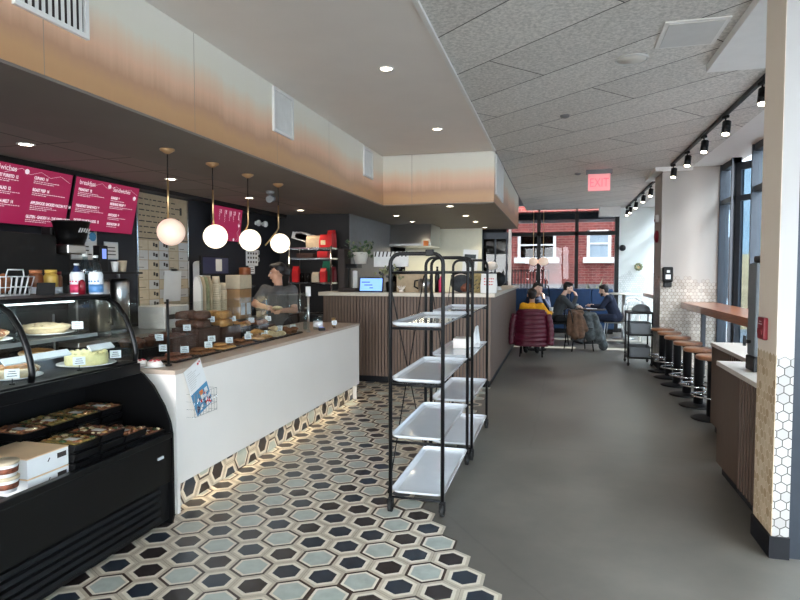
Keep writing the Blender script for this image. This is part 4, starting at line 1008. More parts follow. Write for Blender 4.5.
for i in range(9): q.box(0.0022, 0.0026, -0.07, -0.07 + random.uniform(0.05, 0.13), 0.19 + i * 0.014, 0.194 + i * 0.014)
q.use('berry').box(0.0022, 0.0027, 0.045, 0.06, 0.31, 0.325).box(0.0022, 0.0027, 0.064, 0.075, 0.318, 0.33)
q.bm.transform(R @ Matrix.Rotation(-0.05, 4, 'Y')); q.build('print', None, t)
# ------------------------------------------------------------------ menu screens on the dark wall
def wall_frame(o, tilt=0.0):
    nrm = Vector((math.cos(tilt), 0, -math.sin(tilt))); up = Vector((math.sin(tilt), 0, math.cos(tilt))); rt = Vector((0, 1, 0))
    o.rotation_euler = Matrix((rt, up, nrm)).transposed().to_euler()
I3 = Matrix.Identity(3)
def menu(yc, w, h, zc, x, label, title, items, turned=False, tilt=0.23):
    t = thing('menu_screen', label, 'menu board', (x, yc, zc), 0, 'magenta menu screens')
    wall_frame(t, tilt)
    MB().box(-w / 2, w / 2, -h / 2, h / 2, -0.03, 0.0, 0.004).build('casing', 'black_plastic', t)
    MB().box(-w / 2 + 0.008, w / 2 - 0.008, -h / 2 + 0.008, h / 2 - 0.008, 0.0005, 0.002).build('screen', 'menu_glow', t)
    MB().box(-0.1, 0.1, -0.08, 0.08, -0.10, -0.031).build('bracket', 'black_metal', t)
    rot = Matrix.Rotation(-PI / 2, 3, 'Z') if turned else I3
    W, H = (h, w) if turned else (w, h)
    def T(s, size, x, y, sx=1.0, b=0.0): text(s, size, 'menu_text', t, rot @ Vector((x, y, 0.0025)), rot, sx=sx, depth=0.0003, bold=b)
    for s, size, x, y in title: T(s, size, x * W, y * H, 0.9, 0.0003)
    ln = MB().use('menu_text'); random.seed(len(label))
    for (s, x, y, nl) in items:
        T(s, 0.036 if not turned else 0.03, x * W, y * H, 0.68, 0.0016)
        for k in range(nl):
            yy = y * H - 0.016 - 0.015 * k; xx = x * W
            end = xx + W * random.uniform(0.25, 0.40) * (0.6 if k == nl - 1 else 1)
            while xx < end:
                l = random.uniform(0.01, 0.028); ln.bm.faces.ensure_lookup_table(); f0 = len(ln.bm.faces)
                c = rot @ Vector((xx + l / 2, yy, 0.0025)); a = rot @ Vector((l / 2, 0, 0)); b_ = rot @ Vector((0, 0.0025, 0)); ln.obox(c, a, b_, (0, 0, 0.0002)); xx += l + 0.006
    # chalk line and round emblem
    zig = [(-0.30, 0.33), (-0.12, 0.44), (-0.02, 0.36), (0.10, 0.43), (0.22, 0.36), (0.34, 0.42), (0.47, 0.33)]
    ln.tube([rot @ Vector((x * W, y * H, 0.0028)) for x, y in zig], 0.0012, 4)
    for ex in (((-0.06, 0.40),) if not title or title[0][0] == 'Sandwiches' else ((0.0, 0.41), (0.43, 0.26))) : ln.cyl(rot @ Vector((ex[0] * W, ex[1] * H, 0.0022)), rot @ Vector((ex[0] * W, ex[1] * H, 0.003)), 0.022, 16)
    ln.build('print', None, t)
menu(4.145, 0.87, 0.505, 2.19, -4.34, 'magenta menu screen at the left picture edge, headed Sandwiches', [('Sandwiches', 0.062, -0.47, 0.37)],
     [('BREAKFAST BURRITO  12', -0.46, 0.26, 2), ('GARDEN SALAD  12', -0.46, 0.06, 2), ('MOZZARELLA MELT  14', -0.46, -0.15, 2), ('SOUP  8', -0.46, -0.36, 1), ('CUBANO  14', 0.03, 0.30, 2), ('ROAST BEEF  14', 0.03, 0.10, 2), ('APPLEWOOD SMOKED BACON BLT  14', 0.03, -0.12, 3), ('GLUTEN - GARDEN 14 - THE GREEN SALAD', 0.0, -0.36, 2)])
menu(5.045, 0.87, 0.505, 2.19, -4.34, 'magenta menu screen in the middle, headed breakfast sandwiches, behind the black funnel', [('breakfast', 0.06, -0.44, 0.36), ('Sandwiches', 0.06, 0.06, 0.33)],
     [('BREAKFAST  12', -0.44, 0.24, 3), ('BREAKFAST SANDWICH  8', -0.44, -0.06, 3), ('SMOKED SALMON & EGG  12', -0.44, -0.33, 1), ('SUNRISE  8', 0.05, 0.18, 1), ('MORNING WRAP  8', 0.05, 0.06, 2), ('AVOCADO  8', 0.05, -0.16, 2), ('MUSHROOM  10', 0.05, -0.34, 1)])
menu(7.40, 0.76, 0.47, 2.205, -4.40, 'magenta menu screen behind the second pendant lamp, writing turned sideways', [('Bowls', 0.05, -0.4, 0.36)],
     [('EGGS', -0.4, 0.22, 2), ('GREENS', -0.4, 0.08, 2), ('FRUIT', -0.4, -0.08, 2), ('OATS', -0.4, -0.25, 2)], turned=True, tilt=0.12)

# ------------------------------------------------------------------ back bar along the dark wall
t = thing('back_bar', 'dark back bar counter along the navy wall behind the servery', 'counter', (0, 0, 0))
MB().box(-4.49, -3.92, 4.2, 8.6, 0.0, 0.91).build('cabinet', 'black_plastic', t)
MB().box(-4.49, -3.90, 4.18, 8.62, 0.911, 0.95, 0.003).build('worktop', 'steel', t)
for i in range(6): MB().box(-3.919, -3.91, 4.25 + i * 0.72, 4.93 + i * 0.72, 0.1, 0.88).build('door', 'black_gloss', t)
t = thing('tall_cabinet', 'tall dark cabinet at the left edge under the menu screens', 'cabinet', (-4.28, 3.3, 0))
MB().box(-0.21, 0.2, -0.9, 0.85, 0.0, 1.86, 0.004).build('carcass', 'black_plastic', t)
for a, b_ in ((-0.89, -0.01), (0.0, 0.84)):
    d = MB().box(0.2005, 0.215, a, b_, 0.05, 1.84).build('door', 'black_plastic', t)
    MB().box(0.216, 0.226, (b_ - 0.06), (b_ - 0.045), 0.8, 1.2).build('handle', 'steel', d)

t = thing('coffee_brewer', 'black coffee brewer with big funnel in front of the middle menu screen', 'coffee brewer', (-4.12, 4.30, 0.985))
MB().box(-0.16, 0.12, -0.12, 0.12, 0, 0.05, 0.005).box(-0.16, -0.05, -0.1, 0.1, 0.05, 0.95, 0.01).build('body', 'black_plastic', t)
MB().box(-0.05, 0.12, -0.1, 0.1, 0.72, 0.80, 0.01).build('arm', 'steel', t)
MB().lathe([(0.0001, 0.80), (0.10, 0.801), (0.12, 0.86), (0.145, 0.985), (0.155, 0.99), (0.15, 1.0), (0.0001, 0.995)], c=(0.06, 0, 0), seg=20).build('funnel', 'black_gloss', t)
q = MB().use('paper_grey')
for i in range(5): q.obox((0.195, -0.05 + i * 0.026, 0.92), (0.001, 0, 0), (0, 0.007, 0), (0.01, 0, 0.018))
q.build('lettering', None, t)
MB().box(0.02, 0.10, -0.012, 0.012, 0.0505, 0.45).build('tube', 'steel', t)

def urn(y, label):
    t = thing('coffee_urn', label, 'urn', (-4.1, y, 0.951), 0, 'steel coffee urns on the back bar')
    MB().use('black_plastic').lathe([(0.09, 0), (0.09, 0.05), (0.0001, 0.05)], seg=20).build('base', None, t)
    MB().use('steel').lathe([(0.0001, 0.051), (0.088, 0.052), (0.088, 0.50), (0.07, 0.53), (0.0001, 0.535)], seg=24).build('body', None, t)
    MB().use('black_plastic').cyl((0.088, 0, 0.13), (0.13, 0, 0.13), 0.012, 8).box(0.12, 0.135, -0.012, 0.012, 0.11, 0.18).build('tap', None, t)
    MB().use('chrome').cyl((0.09, 0.02, 0.16), (0.09, 0.02, 0.4), 0.006, 8).build('gauge', None, t)
urn(4.66, 'tall steel coffee urn nearer the black funnel'); urn(4.92, 'tall steel coffee urn nearer the kraft paper board')
t = thing('urn_shelf', 'black shelf holding paper cups above the steel coffee urns', 'shelf', (-4.12, 4.78, 1.53))
MB().box(-0.14, 0.14, -0.27, 0.33, 0.0, 0.02, 0.003).build('board', 'black_plastic', t)
for y in (-0.25, 0.31): MB().box(-0.14, -0.12, y - 0.01, y + 0.01, -0.578, -0.001).build('leg', 'steel', t)
def cup(loc, r, h, label, group, m='kraft_pale'):
    o = MB().use(m).lathe([(0.0001, 0.002), (r * 0.72, 0.001), (r, h), (r * 1.05, h + 0.003), (r, h + 0.006), (r * 0.95, h), (r * 0.7, 0.006), (0.0001, 0.006)], seg=18).build('paper_cup', None, None, loc)
    return tag(o, label, 'cup', group)
cup((-4.02, 4.77, 1.551), 0.035, 0.09, 'pale paper cup on the black shelf, left of two', 'paper cups above the urns', 'paper_white')
cup((-4.02, 4.87, 1.551), 0.042, 0.10, 'pale paper cup with straw on the black shelf, right of two', 'paper cups above the urns')
t = thing('digital_display', 'small black brewer display with blue screen left of the paper cups', 'display', (-4.04, 4.63, 1.551))
MB().box(-0.05, 0.03, -0.055, 0.045, 0.0, 0.24, 0.006).build('body', 'black_plastic', t)
MB().box(0.0305, 0.033, -0.03, 0.02, 0.12, 0.21).build('screen', 'small_screen', t)
def wall_sign(y, z, w, h, label, m='paper_white', fr='paper_grey', body=None, x=-4.49):
    t = thing('framed_sign', label, 'sign', (x, y, z)); wall_frame(t)
    MB().box(-w / 2, w / 2, -h / 2, h / 2, 0, 0.012, 0.002).build('frame', fr, t)
    MB().box(-w / 2 + 0.012, w / 2 - 0.012, -h / 2 + 0.012, h / 2 - 0.012, 0.0125, 0.014).build('face', m, t)
    q = MB().use('ink'); random.seed(int(y * 100))
    for k in range(3): q.box(-w * 0.3, w * random.uniform(0.05, 0.3), -h * 0.25 + k * h * 0.2, -h * 0.25 + k * h * 0.2 + h * 0.06, 0.0142, 0.0146)
    q.build('print', None, t); return t
wall_sign(4.90, 1.765, 0.34, 0.19, 'white framed sign under the middle menu screen, left of the blue card')
wall_sign(5.27, 1.77, 0.20, 0.18, 'grey framed sign right of the blue card, above the paper cups', 'paper_grey', 'steel')
t = wall_sign(5.0, 1.92, 0.14, 0.17, 'small blue card with a round mark under the middle menu screen', 'label_white', 'paper_white')
q = MB().use('bluecard'); q.cyl((0.01, -0.02, 0.0148), (0.01, -0.02, 0.017), 0.045, 18); q.build('emblem', None, t)

# kraft order board
t = thing('order_board', 'tall metal framed board covered with kraft paper notes on the navy wall', 'notice board', (-4.495, 6.125, 1.69)); wall_frame(t)
MB().box(-0.46, 0.46, -0.75, 0.75, 0, 0.015).build('backing', 'kraft', t)
MB().box(-0.475, -0.455, -0.76, 0.76, 0, 0.03).box(0.455, 0.475, -0.76, 0.76, 0, 0.03).box(-0.455, 0.455, 0.74, 0.76, 0, 0.03).build('frame', 'chrome', t)
random.seed(3); n = 0
for c in range(5):
    for r in range(9):
        x, y = -0.37 + c * 0.185, -0.62 + r * 0.112
        if y > 0.22: continue
        q = MB().use('kraft_pale' if random.random() < 0.7 else 'paper_grey').box(x - 0.085, x + 0.085, y - 0.052, y + 0.052, 0.0155 + 0.0004 * (n % 3), 0.0175 + 0.0004 * (n % 3))
        q.use('ink')
        if c in (1, 2): q.box(x + 0.03, x + 0.07, y - 0.02, y + 0.02, 0.0185, 0.0195).box(x - 0.01, x + 0.02, y - 0.01, y + 0.03, 0.0185, 0.0195)
        else: q.box(x - 0.07, x - 0.07 + random.uniform(0.05, 0.12), y - 0.03, y - 0.024, 0.0185, 0.0192)
        q.build('note', None, t); n += 1
q = MB().use('ink')
for r in range(7):
    x = -0.42
    while x < 0.24:
        l = random.uniform(0.03, 0.10); q.box(x, x + l, 0.30 + r * 0.062, 0.312 + r * 0.062, 0.0155, 0.0162); x += l + 0.025
q.box(0.30, 0.37, 0.26, 0.44, 0.0155, 0.0162).box(0.32, 0.36, 0.55, 0.64, 0.0155, 0.0162).box(-0.45, 0.45, 0.235, 0.245, 0.0155, 0.0165)
q.build('print', None, t)
t = thing('clipboard', 'white paper clipboard hanging in front of the kraft board', 'clipboard', (-4.38, 6.23, 1.40)); wall_frame(t, 0.05)
MB().box(-0.16, 0.16, -0.2, 0.17, 0, 0.006).build('sheet', 'paper_white', t); MB().box(-0.05, 0.05, 0.165, 0.19, 0.0, 0.018).build('clip', 'steel', t)
t.location.x = -4.445
t = thing('cup_dispenser', 'rounded white dispenser on the wall right of the kraft board', 'dispenser', (-4.49, 6.80, 1.52)); wall_frame(t)
MB().box(-0.12, 0.10, -0.17, 0.17, 0, 0.16, 0.05, 4).build('body', 'white_plastic', t); MB().box(0.102, 0.14, -0.12, 0.14, 0.02, 0.12, 0.02, 3).build('side_cover', 'paper_grey', t)
t = thing('receipt_printer', 'pale grey printer on the back bar under the white dispenser', 'printer', (-4.12, 6.15, 0.951))
MB().box(-0.16, 0.16, -0.22, 0.22, 0, 0.24, 0.012).build('body', 'paper_grey', t); MB().box(0.1605, 0.166, -0.15, 0.15, 0.10, 0.15).build('slot', 'ink', t)

# cups, bags and the till on the back bar
for i, (y, h) in enumerate(((6.42, 17), (6.56, 14))):
    o = thing('cup_stack', ['taller stack of upturned paper cups on the back bar', 'shorter stack of upturned paper cups on the back bar'][i], 'cups', (-3.98, y, 0.951), 0, 'stacks of paper cups')
    q = MB().use('kraft_pale')
    for k in range(h): q.lathe([(0.056, k * 0.027), (0.057, k * 0.027 + 0.006), (0.052, k * 0.027 + 0.0265)], seg=18)
    z = h * 0.027; q.lathe([(0.052, z), (0.040, z + 0.09), (0.0001, z + 0.09)], seg=18); q.build('cups', None, o)
for i, (y, m, w) in enumerate(((6.06, 'paper_grey', 0.03), (6.13, 'kraft', 0.03), (6.20, 'leaf_dry', 0.03), (6.27, 'kraft', 0.035))):
    q = MB().use(m); q.extr([(-0.05, 0), (0.05, 0), (0.05, 0.44), (0.02, 0.54), (-0.02, 0.55), (-0.05, 0.45)], 'y', -w * 0.6, w * 0.6)
    tag(q.build('paper_bag_bundle', None, None, (-3.99, y - 0.0, 0.951)), 'upright bundle of folded paper bags on the back bar, %s from the left' % ORD[i], 'paper bags', 'bundles of paper bags')
bpy.data.objects['receipt_printer'].location = (-4.12, 5.62, 0.951)
t = thing('till_screen', 'dark till screen with purple picture behind the paper cup stacks', 'screen', (-4.2, 6.75, 0.951)); 
MB().box(-0.1, 0.1, -0.15, 0.15, 0, 0.02, 0.004).box(-0.03, 0.0, -0.05, 0.05, 0.02, 0.6).build('stand', 'black_metal', t)
MB().box(0.001, 0.035, -0.34, 0.30, 0.56, 0.80, 0.006).build('casing', 'black_plastic', t)
MB().box(0.0355, 0.037, -0.31, 0.27, 0.58, 0.78).build('screen', 'purple_screen', t)
MB().box(0.0372, 0.039, -0.03, 0.11, 0.61, 0.76).build('card', 'paper_grey', t)
t = thing('pastry_carton', 'pale pink and brown carton on the back bar right of the cup stacks', 'carton', (-4.0, 6.99, 0.951))
MB().use('cardboard').box(-0.10, 0.10, -0.15, 0.15, 0, 0.38, 0.004).build('body', None, t)
MB().use('kraft_pale').box(-0.102, 0.102, -0.152, 0.152, 0.385, 0.56, 0.004).build('upper_carton', None, t)
MB().use('white_plastic').box(0.1005, 0.104, -0.13, -0.03, 0.05, 0.20).box(0.1005, 0.104, 0.02, 0.12, 0.05, 0.20).build('window_panel', None, t)
t = thing('mug_poster', 'white poster printed with rows of cups on the navy wall beside the barista', 'poster', (-4.49, 8.26, 1.765)); wall_frame(t)
MB().box(-0.2, 0.16, -0.12, 0.12, 0, 0.008).build('sheet', 'paper_white', t)
q = MB().use('ink')
for i in range(4):
    for k in range(3): q.box(-0.16 + i * 0.08, -0.12 + i * 0.08, -0.08 + k * 0.065, -0.05 + k * 0.065, 0.0085, 0.0095)
q.build('print', None, t)
for k in range(2): MB().tube([(0.161, -0.06 + k * 0.11, 0.004), (0.20, -0.05 + k * 0.11, 0.004), (0.20, 0.0 + k * 0.11, 0.004), (0.161, 0.01 + k * 0.11, 0.004)], 0.006, 6).build('cup_handle', 'paper_white', t)
wall_sign(8.22, 1.59, 0.18, 0.14, 'small white sign with a cup below the mug poster')
t = thing('espresso_grinder', 'dark coffee grinder with brown hopper left of the mug poster', 'grinder', (-4.15, 7.42, 0.951))
MB().box(-0.1, 0.12, -0.09, 0.09, 0, 0.42, 0.01).build('body', 'black_gloss', t)
MB().lathe([(0.05, 0.4205), (0.08, 0.58), (0.08, 0.66), (0.0001, 0.665)], seg=18).build('hopper', 'jar_brown', t)
MB().box(0.1205, 0.16, -0.03, 0.03, 0.20, 0.25).build('spout', 'steel', t)
bottle(-3.98, 7.62, 0.035, 0.26, 'navy_bottle', 'purple_screen', 'blue spray bottle on the back bar beside the grinder', z=0.951)
bottle(-3.99, 7.74, 0.035, 0.22, 'blue_label', 'cap_white', 'pale blue bottle on the back bar left of the barista', z=0.951)
for i, y in enumerate((8.38, 8.60)):
    t = thing('wall_light', 'small round white wall light on the navy wall, %s of two' % ('left' if i == 0 else 'right'), 'wall light', (-4.499, y, 2.30), 0, 'round wall lights on the navy wall')
    MB().cyl((0, 0, 0), (0.02, 0, 0), 0.03, 14).build('mount', 'white_plastic', t); MB().ball((0.055, 0, 0), 0.05, (0.8, 1, 1), 2).build('bulb', 'white_plastic', t)

# ------------------------------------------------------------------ wire shelf with red bags
t = thing('wire_shelf', 'chrome wire shelf unit holding red bags beyond the barista', 'shelf unit', (-3.72, 8.85, 0))
for x in (-0.35, 0.35):
    for y in (-0.2, 0.2): MB().cyl((x, y, 0), (x, y, 1.95), 0.013, 10).build('post', 'chrome', t)
def wshelf(z):
    q = MB().use('chrome')
    for y in (-0.2, 0.2): q.box(-0.35, 0.35, y - 0.004, y + 0.004, z - 0.025, z)
    for x in (-0.35, 0.35): q.box(x - 0.004, x + 0.004, -0.2, 0.2, z - 0.025, z)
    for i in range(25): q.box(-0.345 + i * 0.0287, -0.341 + i * 0.0287, -0.2, 0.2, z - 0.004, z)
    q.build('shelf', None, t)
for z in (0.4, 0.9, 1.39, 1.77, 1.93): wshelf(z)
def bag(name, loc, w, d, h, m, label, cat, rz=0, group=None, patch=None):
    o = thing(name, label, cat, loc, rz, group)
    q = MB().use(m); vs = []
    for k, (f_, z) in enumerate(((1, 0), (1.04, h * 0.4), (0.96, h * 0.75), (0.55, h * 0.94), (0.62, h))):
        vs.append([q.bm.verts.new((sx * w / 2 * (f_ if k < 3 else 0.97), sy * d / 2 * f_ * (1 if k < 3 else 0.45), z)) for sx, sy in ((-1, -1), (1, -1), (1, 1), (-1, 1))])
    for A, B in zip(vs, vs[1:]):
        for i in range(4): q.bm.faces.new((A[i], A[(i + 1) % 4], B[(i + 1) % 4], B[i]))
    q.bm.faces.new(list(reversed(vs[0]))); q.bm.faces.new(vs[-1])
    q.build('bag', None, o)
    if patch: MB().use(patch).box(-w * 0.3, w * 0.3, -d * 0.52 - 0.004, -d * 0.52 - 0.002, h * 0.2, h * 0.55).build('label_patch', None, o)
    return o
G = 'bags on the wire shelf'
bag('coffee_bag', (-3.53, 8.78, 1.931), 0.13, 0.10, 0.20, 'red_bag', 'red bag with cream label on top of the wire shelf', 'bag', 0, G, 'pale_pastry')
bag('coffee_bag', (-3.42, 8.76, 1.931), 0.08, 0.10, 0.26, 'red_bag', 'tall red bag at the right end of the wire shelf top', 'bag', 0, G)
bag('coffee_bag', (-3.46, 8.95, 1.931), 0.10, 0.10, 0.28, 'red_bag', 'red bag behind the tall one on the wire shelf top', 'bag', 0, G)
bag('kraft_bag', (-3.72, 8.80, 1.931), 0.22, 0.14, 0.19, 'kraft', 'tan paper bag on top of the wire shelf', 'bag', 0.3, G)
for i in range(3):
    q = MB().use('paper_grey'); q.obox((0, 0, 0.11), (0.17, 0, -0.05), (0, 0.12, 0), (0.012, 0, 0.05))
    tag(q.build('folded_carton', None, None, (-3.93 + i * 0.06, 8.95, 1.931 + 0.051)), 'flat grey carton leaning on the wire shelf top, %s from the left' % ORD[i], 'carton', 'grey cartons on the wire shelf')
tag(MB().use('red_bag').box(-0.09, 0.09, -0.07, 0.07, 0, 0.10, 0.008).build('red_box', None, None, (-3.53, 8.76, 1.771)), 'red box on the second wire shelf', 'box')
tag(MB().use('crate_wood').box(-0.14, 0.14, -0.1, 0.1, 0, 0.07, 0.008).build('snack_tray', None, None, (-3.82, 8.78, 1.771)), 'dark snack tray on the second wire shelf', 'tray')
bag('green_bag', (-3.54, 8.90, 1.391), 0.12, 0.09, 0.33, 'green_bag', 'green bag at the back of the third wire shelf', 'bag', 0, G)
bag('coffee_bag', (-4.0, 8.76, 1.391), 0.10, 0.10, 0.25, 'red_bag', 'red bag at the left end of the third wire shelf', 'bag', 0, G)
bag('coffee_bag', (-3.53, 8.74, 1.391), 0.09, 0.09, 0.22, 'red_bag', 'red bag right of the kraft one on the third wire shelf', 'bag', 0, G)
bag('kraft_bag', (-3.66, 8.76, 1.391), 0.12, 0.09, 0.16, 'kraft_pale', 'small pale kraft bag on the third wire shelf', 'bag', 0, G)
bag('coffee_bag', (-3.42, 8.88, 1.391), 0.07, 0.09, 0.24, 'red_plastic', 'dark red bag at the right end of the third wire shelf', 'bag', 0, G)
for i, x in enumerate((-3.90, -3.80)): jar_o = tag(MB().use('smoke_glass').lathe([(0.0001, 0.001), (0.04, 0.002), (0.04, 0.12), (0.03, 0.14), (0.0001, 0.14)], seg=16).build('dark_jar', None, None, (x, 8.76, 1.391)), 'dark glass jar on the third wire shelf, %s of two' % ('left' if i == 0 else 'right'), 'jar', 'dark jars on the wire shelf')

# ------------------------------------------------------------------ things on the bar counter
ZB = 1.266
t = thing('tablet', 'black tablet with lit blue screen on the bar counter', 'tablet', (-2.56, 8.13, ZB))
q = MB().use('black_gloss'); q.obox((0, 0, 0.105), (0.18, 0, 0), (0, 0.006, 0.001), (0, 0.02, 0.103)); q.build('casing', None, t)
q = MB().use('tablet_blue'); q.obox((0, -0.0075, 0.106), (0.163, 0, 0), (0, 0.0005, 0), (0, 0.0172, 0.088)); q.build('screen', None, t)
q = MB().use('navy_bottle')
for k, (a, b_) in enumerate(((-0.14, -0.02), (-0.10, 0.02), (-0.02, 0.03))): q.obox(((a + b_) / 2, -0.0085 + (0.14 - k * 0.04 - 0.106) * 0.19, 0.14 - k * 0.04), ((b_ - a) / 2, 0, 0), (0, 0.0004, 0), (0, 0.001, 0.006))
q.build('print', None, t)
MB().box(-0.05, 0.05, 0.02, 0.11, 0, 0.012, 0.003).obox((0, 0.06, 0.05), (0.03, 0, 0), (0, 0.03, -0.04), (0, 0.003, 0.003)).build('stand', 'black_plastic', t)
t = thing('coffee_machine', 'tall dark and steel coffee machine at the left end of the bar counter', 'coffee machine', (-2.92, 8.32, ZB))
MB().box(-0.16, 0.1, -0.14, 0.14, 0, 0.05, 0.006).box(-0.16, -0.06, -0.14, 0.14, 0.05, 0.62, 0.008).build('body', 'slat_back', t)
MB().box(-0.05, 0.12, -0.12, 0.12, 0.34, 0.40, 0.006).build('head', 'black_gloss', t)
MB().use('black_metal').tube([(0.0, -0.10, 0.345), (0.0, -0.13, 0.30), (0.0, -0.13, 0.06)], 0.008, 8).build('pipe', None, t)
MB().lathe([(0.0001, 0.051), (0.035, 0.052), (0.035, 0.30), (0.0001, 0.305)], c=(0.07, -0.05, 0), seg=16).build('canister', 'white_plastic', t)
t = thing('potted_plant', 'trailing green plant in a pale pot on the coffee machine', 'plant', (-2.78, 8.32, ZB + 0.4015))
MB().use('pot_white').lathe([(0.0001, 0.001), (0.08, 0.002), (0.115, 0.15), (0.12, 0.17), (0.11, 0.17), (0.10, 0.14), (0.0001, 0.14)], seg=20).build('pot', None, t)
q = MB(); random.seed(21)
for i in range(190):
    a, el = random.random() * 2 * PI, random.uniform(-0.5, 1.2); r = random.uniform(0.06, 0.20)
    p = Vector((math.cos(a) * r, math.sin(a) * r * 0.8, 0.16 + math.sin(el) * r * 0.9)); d = Vector((random.uniform(-1, 1), random.uniform(-1, 1), random.uniform(-0.6, 0.8))).normalized(); s_ = d.cross(Vector((0.3, 0.2, 1))).normalized()
    l = random.uniform(0.05, 0.09); q.use('leaf' if random.random() < 0.6 else 'leaf_dry')
    f = q.bm.faces.new([q.bm.verts.new(v) for v in (p, p + d * l * 0.5 + s_ * l * 0.3, p + d * l, p + d * l * 0.5 - s_ * l * 0.3)]); f.material_index = q.mi
q.build('leaves', None, t)
t = thing('striped_paper', 'white paper fan with black stripes behind the tablet', 'paper decoration', (-2.36, 8.46, ZB))
q = MB().use('white_plastic').box(-0.26, 0.26, -0.02, 0.02, 0.36, 0.58, 0.004); q.build('sheet', None, t)
q = MB().use('ink')
for i in range(9): q.obox((-0.23 + i * 0.058, -0.0215, 0.545), (0.010, 0, 0), (0, 0.0006, 0), (0.008, 0, 0.038))
q.build('stripes', None, t)
MB().box(-0.02, 0.02, -0.012, 0.012, 0.0, 0.36).box(-0.1, 0.1, -0.05, 0.05, 0, 0.01).build('stand', 'black_metal', t)
t = thing('dried_bouquet', 'grey dried flower bouquet in a dark pot right of the tablet', 'plant', (-2.38, 8.22, ZB)); t.location.x = -2.30
MB().use('black_plastic').lathe([(0.0001, 0.001), (0.06, 0.002), (0.075, 0.13), (0.06, 0.15), (0.0001, 0.14)], seg=16).build('pot', None, t)
q = MB()
for i in range(70):
    d = Vector((random.gauss(0, 0.5), random.gauss(0, 0.4), random.uniform(0.3, 1))).normalized(); p = Vector((0, 0, 0.14)); e = p + d * random.uniform(0.14, 0.26)
    q.use('leaf_dry' if i % 3 else 'coat_plaid'); q.ball(e, random.uniform(0.014, 0.026), (1, 1, 1), 1)
q.build('blooms', None, t)
tag(MB().use('cardboard').box(-0.2, 0.2, -0.12, 0.12, 0, 0.27, 0.004).use('kraft').box(-0.202, 0.202, -0.015, 0.015, 0.2705, 0.272).build('cardboard_box', None, None, (-2.02, 8.36, ZB)), 'brown cardboard box on the bar counter seen through the front trolley', 'box')
t = thing('white_flower', 'small white flower ornament in front of the cardboard box', 'ornament', (-2.11, 8.10, ZB))
q = MB().use('icing').lathe([(0.0001, 0.0), (0.03, 0.001), (0.035, 0.03), (0.0001, 0.04)], seg=12)
for i in range(7):
    a = i * 0.9; q.cone((0.015 * math.cos(a), 0.015 * math.sin(a), 0.035), (0.06 * math.cos(a), 0.05 * math.sin(a), 0.09), 0.012, 0.004, 6)
q.build('petals', None, t)
bottle(-1.555, 8.14, 0.035, 0.24, 'pink_label', 'icing', 'pink bottle on the bar counter between the trolley frames', z=ZB)
bottle(-1.63, 8.24, 0.035, 0.36, 'black_gloss', 'black_plastic', 'dark bottle behind the pink bottle on the bar counter', z=ZB)
t = thing('hand_mixer', 'steel and dark mixing jug on the bar counter left of the pink bottle', 'jug', (-1.80, 8.2, ZB))
MB().use('steel').lathe([(0.0001, 0.001), (0.08, 0.002), (0.095, 0.12), (0.08, 0.19), (0.0001, 0.195)], seg=20).build('jug', None, t)
MB().use('black_plastic').tube([(-0.09, 0, 0.05), (-0.15, 0, 0.08), (-0.14, 0, 0.16), (-0.08, 0, 0.17)], 0.012, 8).build('handle', None, t)
t = thing('round_helmet', 'rounded dark grey cooler bag on the bar counter behind the rear trolley', 'bag', (-1.29, 8.24, ZB))
MB().use('cloth_slate').ball((0, 0, 0.125), 0.15, (1.0, 0.8, 0.84), 3).build('shell', None, t)
MB().use('food_dark').ball((0.055, -0.055, 0.085), 0.085, (1, 0.8, 0.9), 2).build('pocket', None, t)
MB().use('black_plastic').tube([(-0.13, -0.05, 0.16), (-0.09, -0.06, 0.25), (0.0, -0.06, 0.28), (0.09, -0.06, 0.25), (0.13, -0.05, 0.16)], 0.012, 8).build('strap', None, t)
t.name = 'cooler_bag'
bag('patterned_bag', (-1.06, 8.26, ZB), 0.16, 0.12, 0.30, 'bag_tan', 'tan patterned coffee bag left of the white paper bag', 'bag')
q = MB().use('cloth_slate')
for i in range(7): q.obox((-0.055 + 0.02 * i, -0.0655, 0.05 + (i * 37 % 11) * 0.015), (0.014, 0, 0.012), (0, 0.0006, 0), (-0.003, 0, 0.004))
q.build('pattern', None, bpy.data.objects['patterned_bag'])
t = bag('paper_bag', (-0.90, 8.14, ZB), 0.21, 0.10, 0.26, 'paper_white', 'white paper bag with red writing at the corner of the bar counter', 'bag')
q = MB().use('berry'); random.seed(2)
for r in range(3):
    x = -0.06
    while x < 0.055: l = random.uniform(0.008, 0.02); q.box(x, x + l, -0.0545, -0.0535, 0.185 - r * 0.038, 0.20 - r * 0.038); x += l + 0.008
q.build('print', None, t)
t = thing('table_sign', 'white printed sign board standing on the bar counter', 'sign', (-1.19, 8.40, ZB))
MB().box(-0.09, 0.09, -0.05, 0.05, 0, 0.012).cyl((0, 0, 0.012), (0, 0, 0.32), 0.008, 8).build('stand', 'black_metal', t)
q = MB().use('paper_white'); q.obox((0, -0.012, 0.43), (0.105, 0, -0.006), (0, 0.003, 0), (0.012, 0, 0.165)); q.build('board', None, t)
q = MB().use('coat_plaid'); q.obox((0.0, -0.0155, 0.50), (0.08, 0, -0.004), (0, 0.0005, 0), (0.003, 0, 0.03)).obox((0.01, -0.0155, 0.40), (0.05, 0, -0.003), (0, 0.0005, 0), (0.003, 0, 0.05)); q.build('print', None, t)
t = thing('round_speaker', 'round black speaker on a small white foot at the side of the bar counter', 'speaker', (-0.90, 9.5, ZB))
MB().use('white_plastic').lathe([(0.0001, 0.001), (0.06, 0.002), (0.025, 0.05), (0.03, 0.06), (0.0001, 0.06)], seg=16).build('foot', None, t)
MB().use('black_plastic').ball((0, 0, 0.17), 0.115, (1, 0.8, 1), 3).build('shell', None, t)
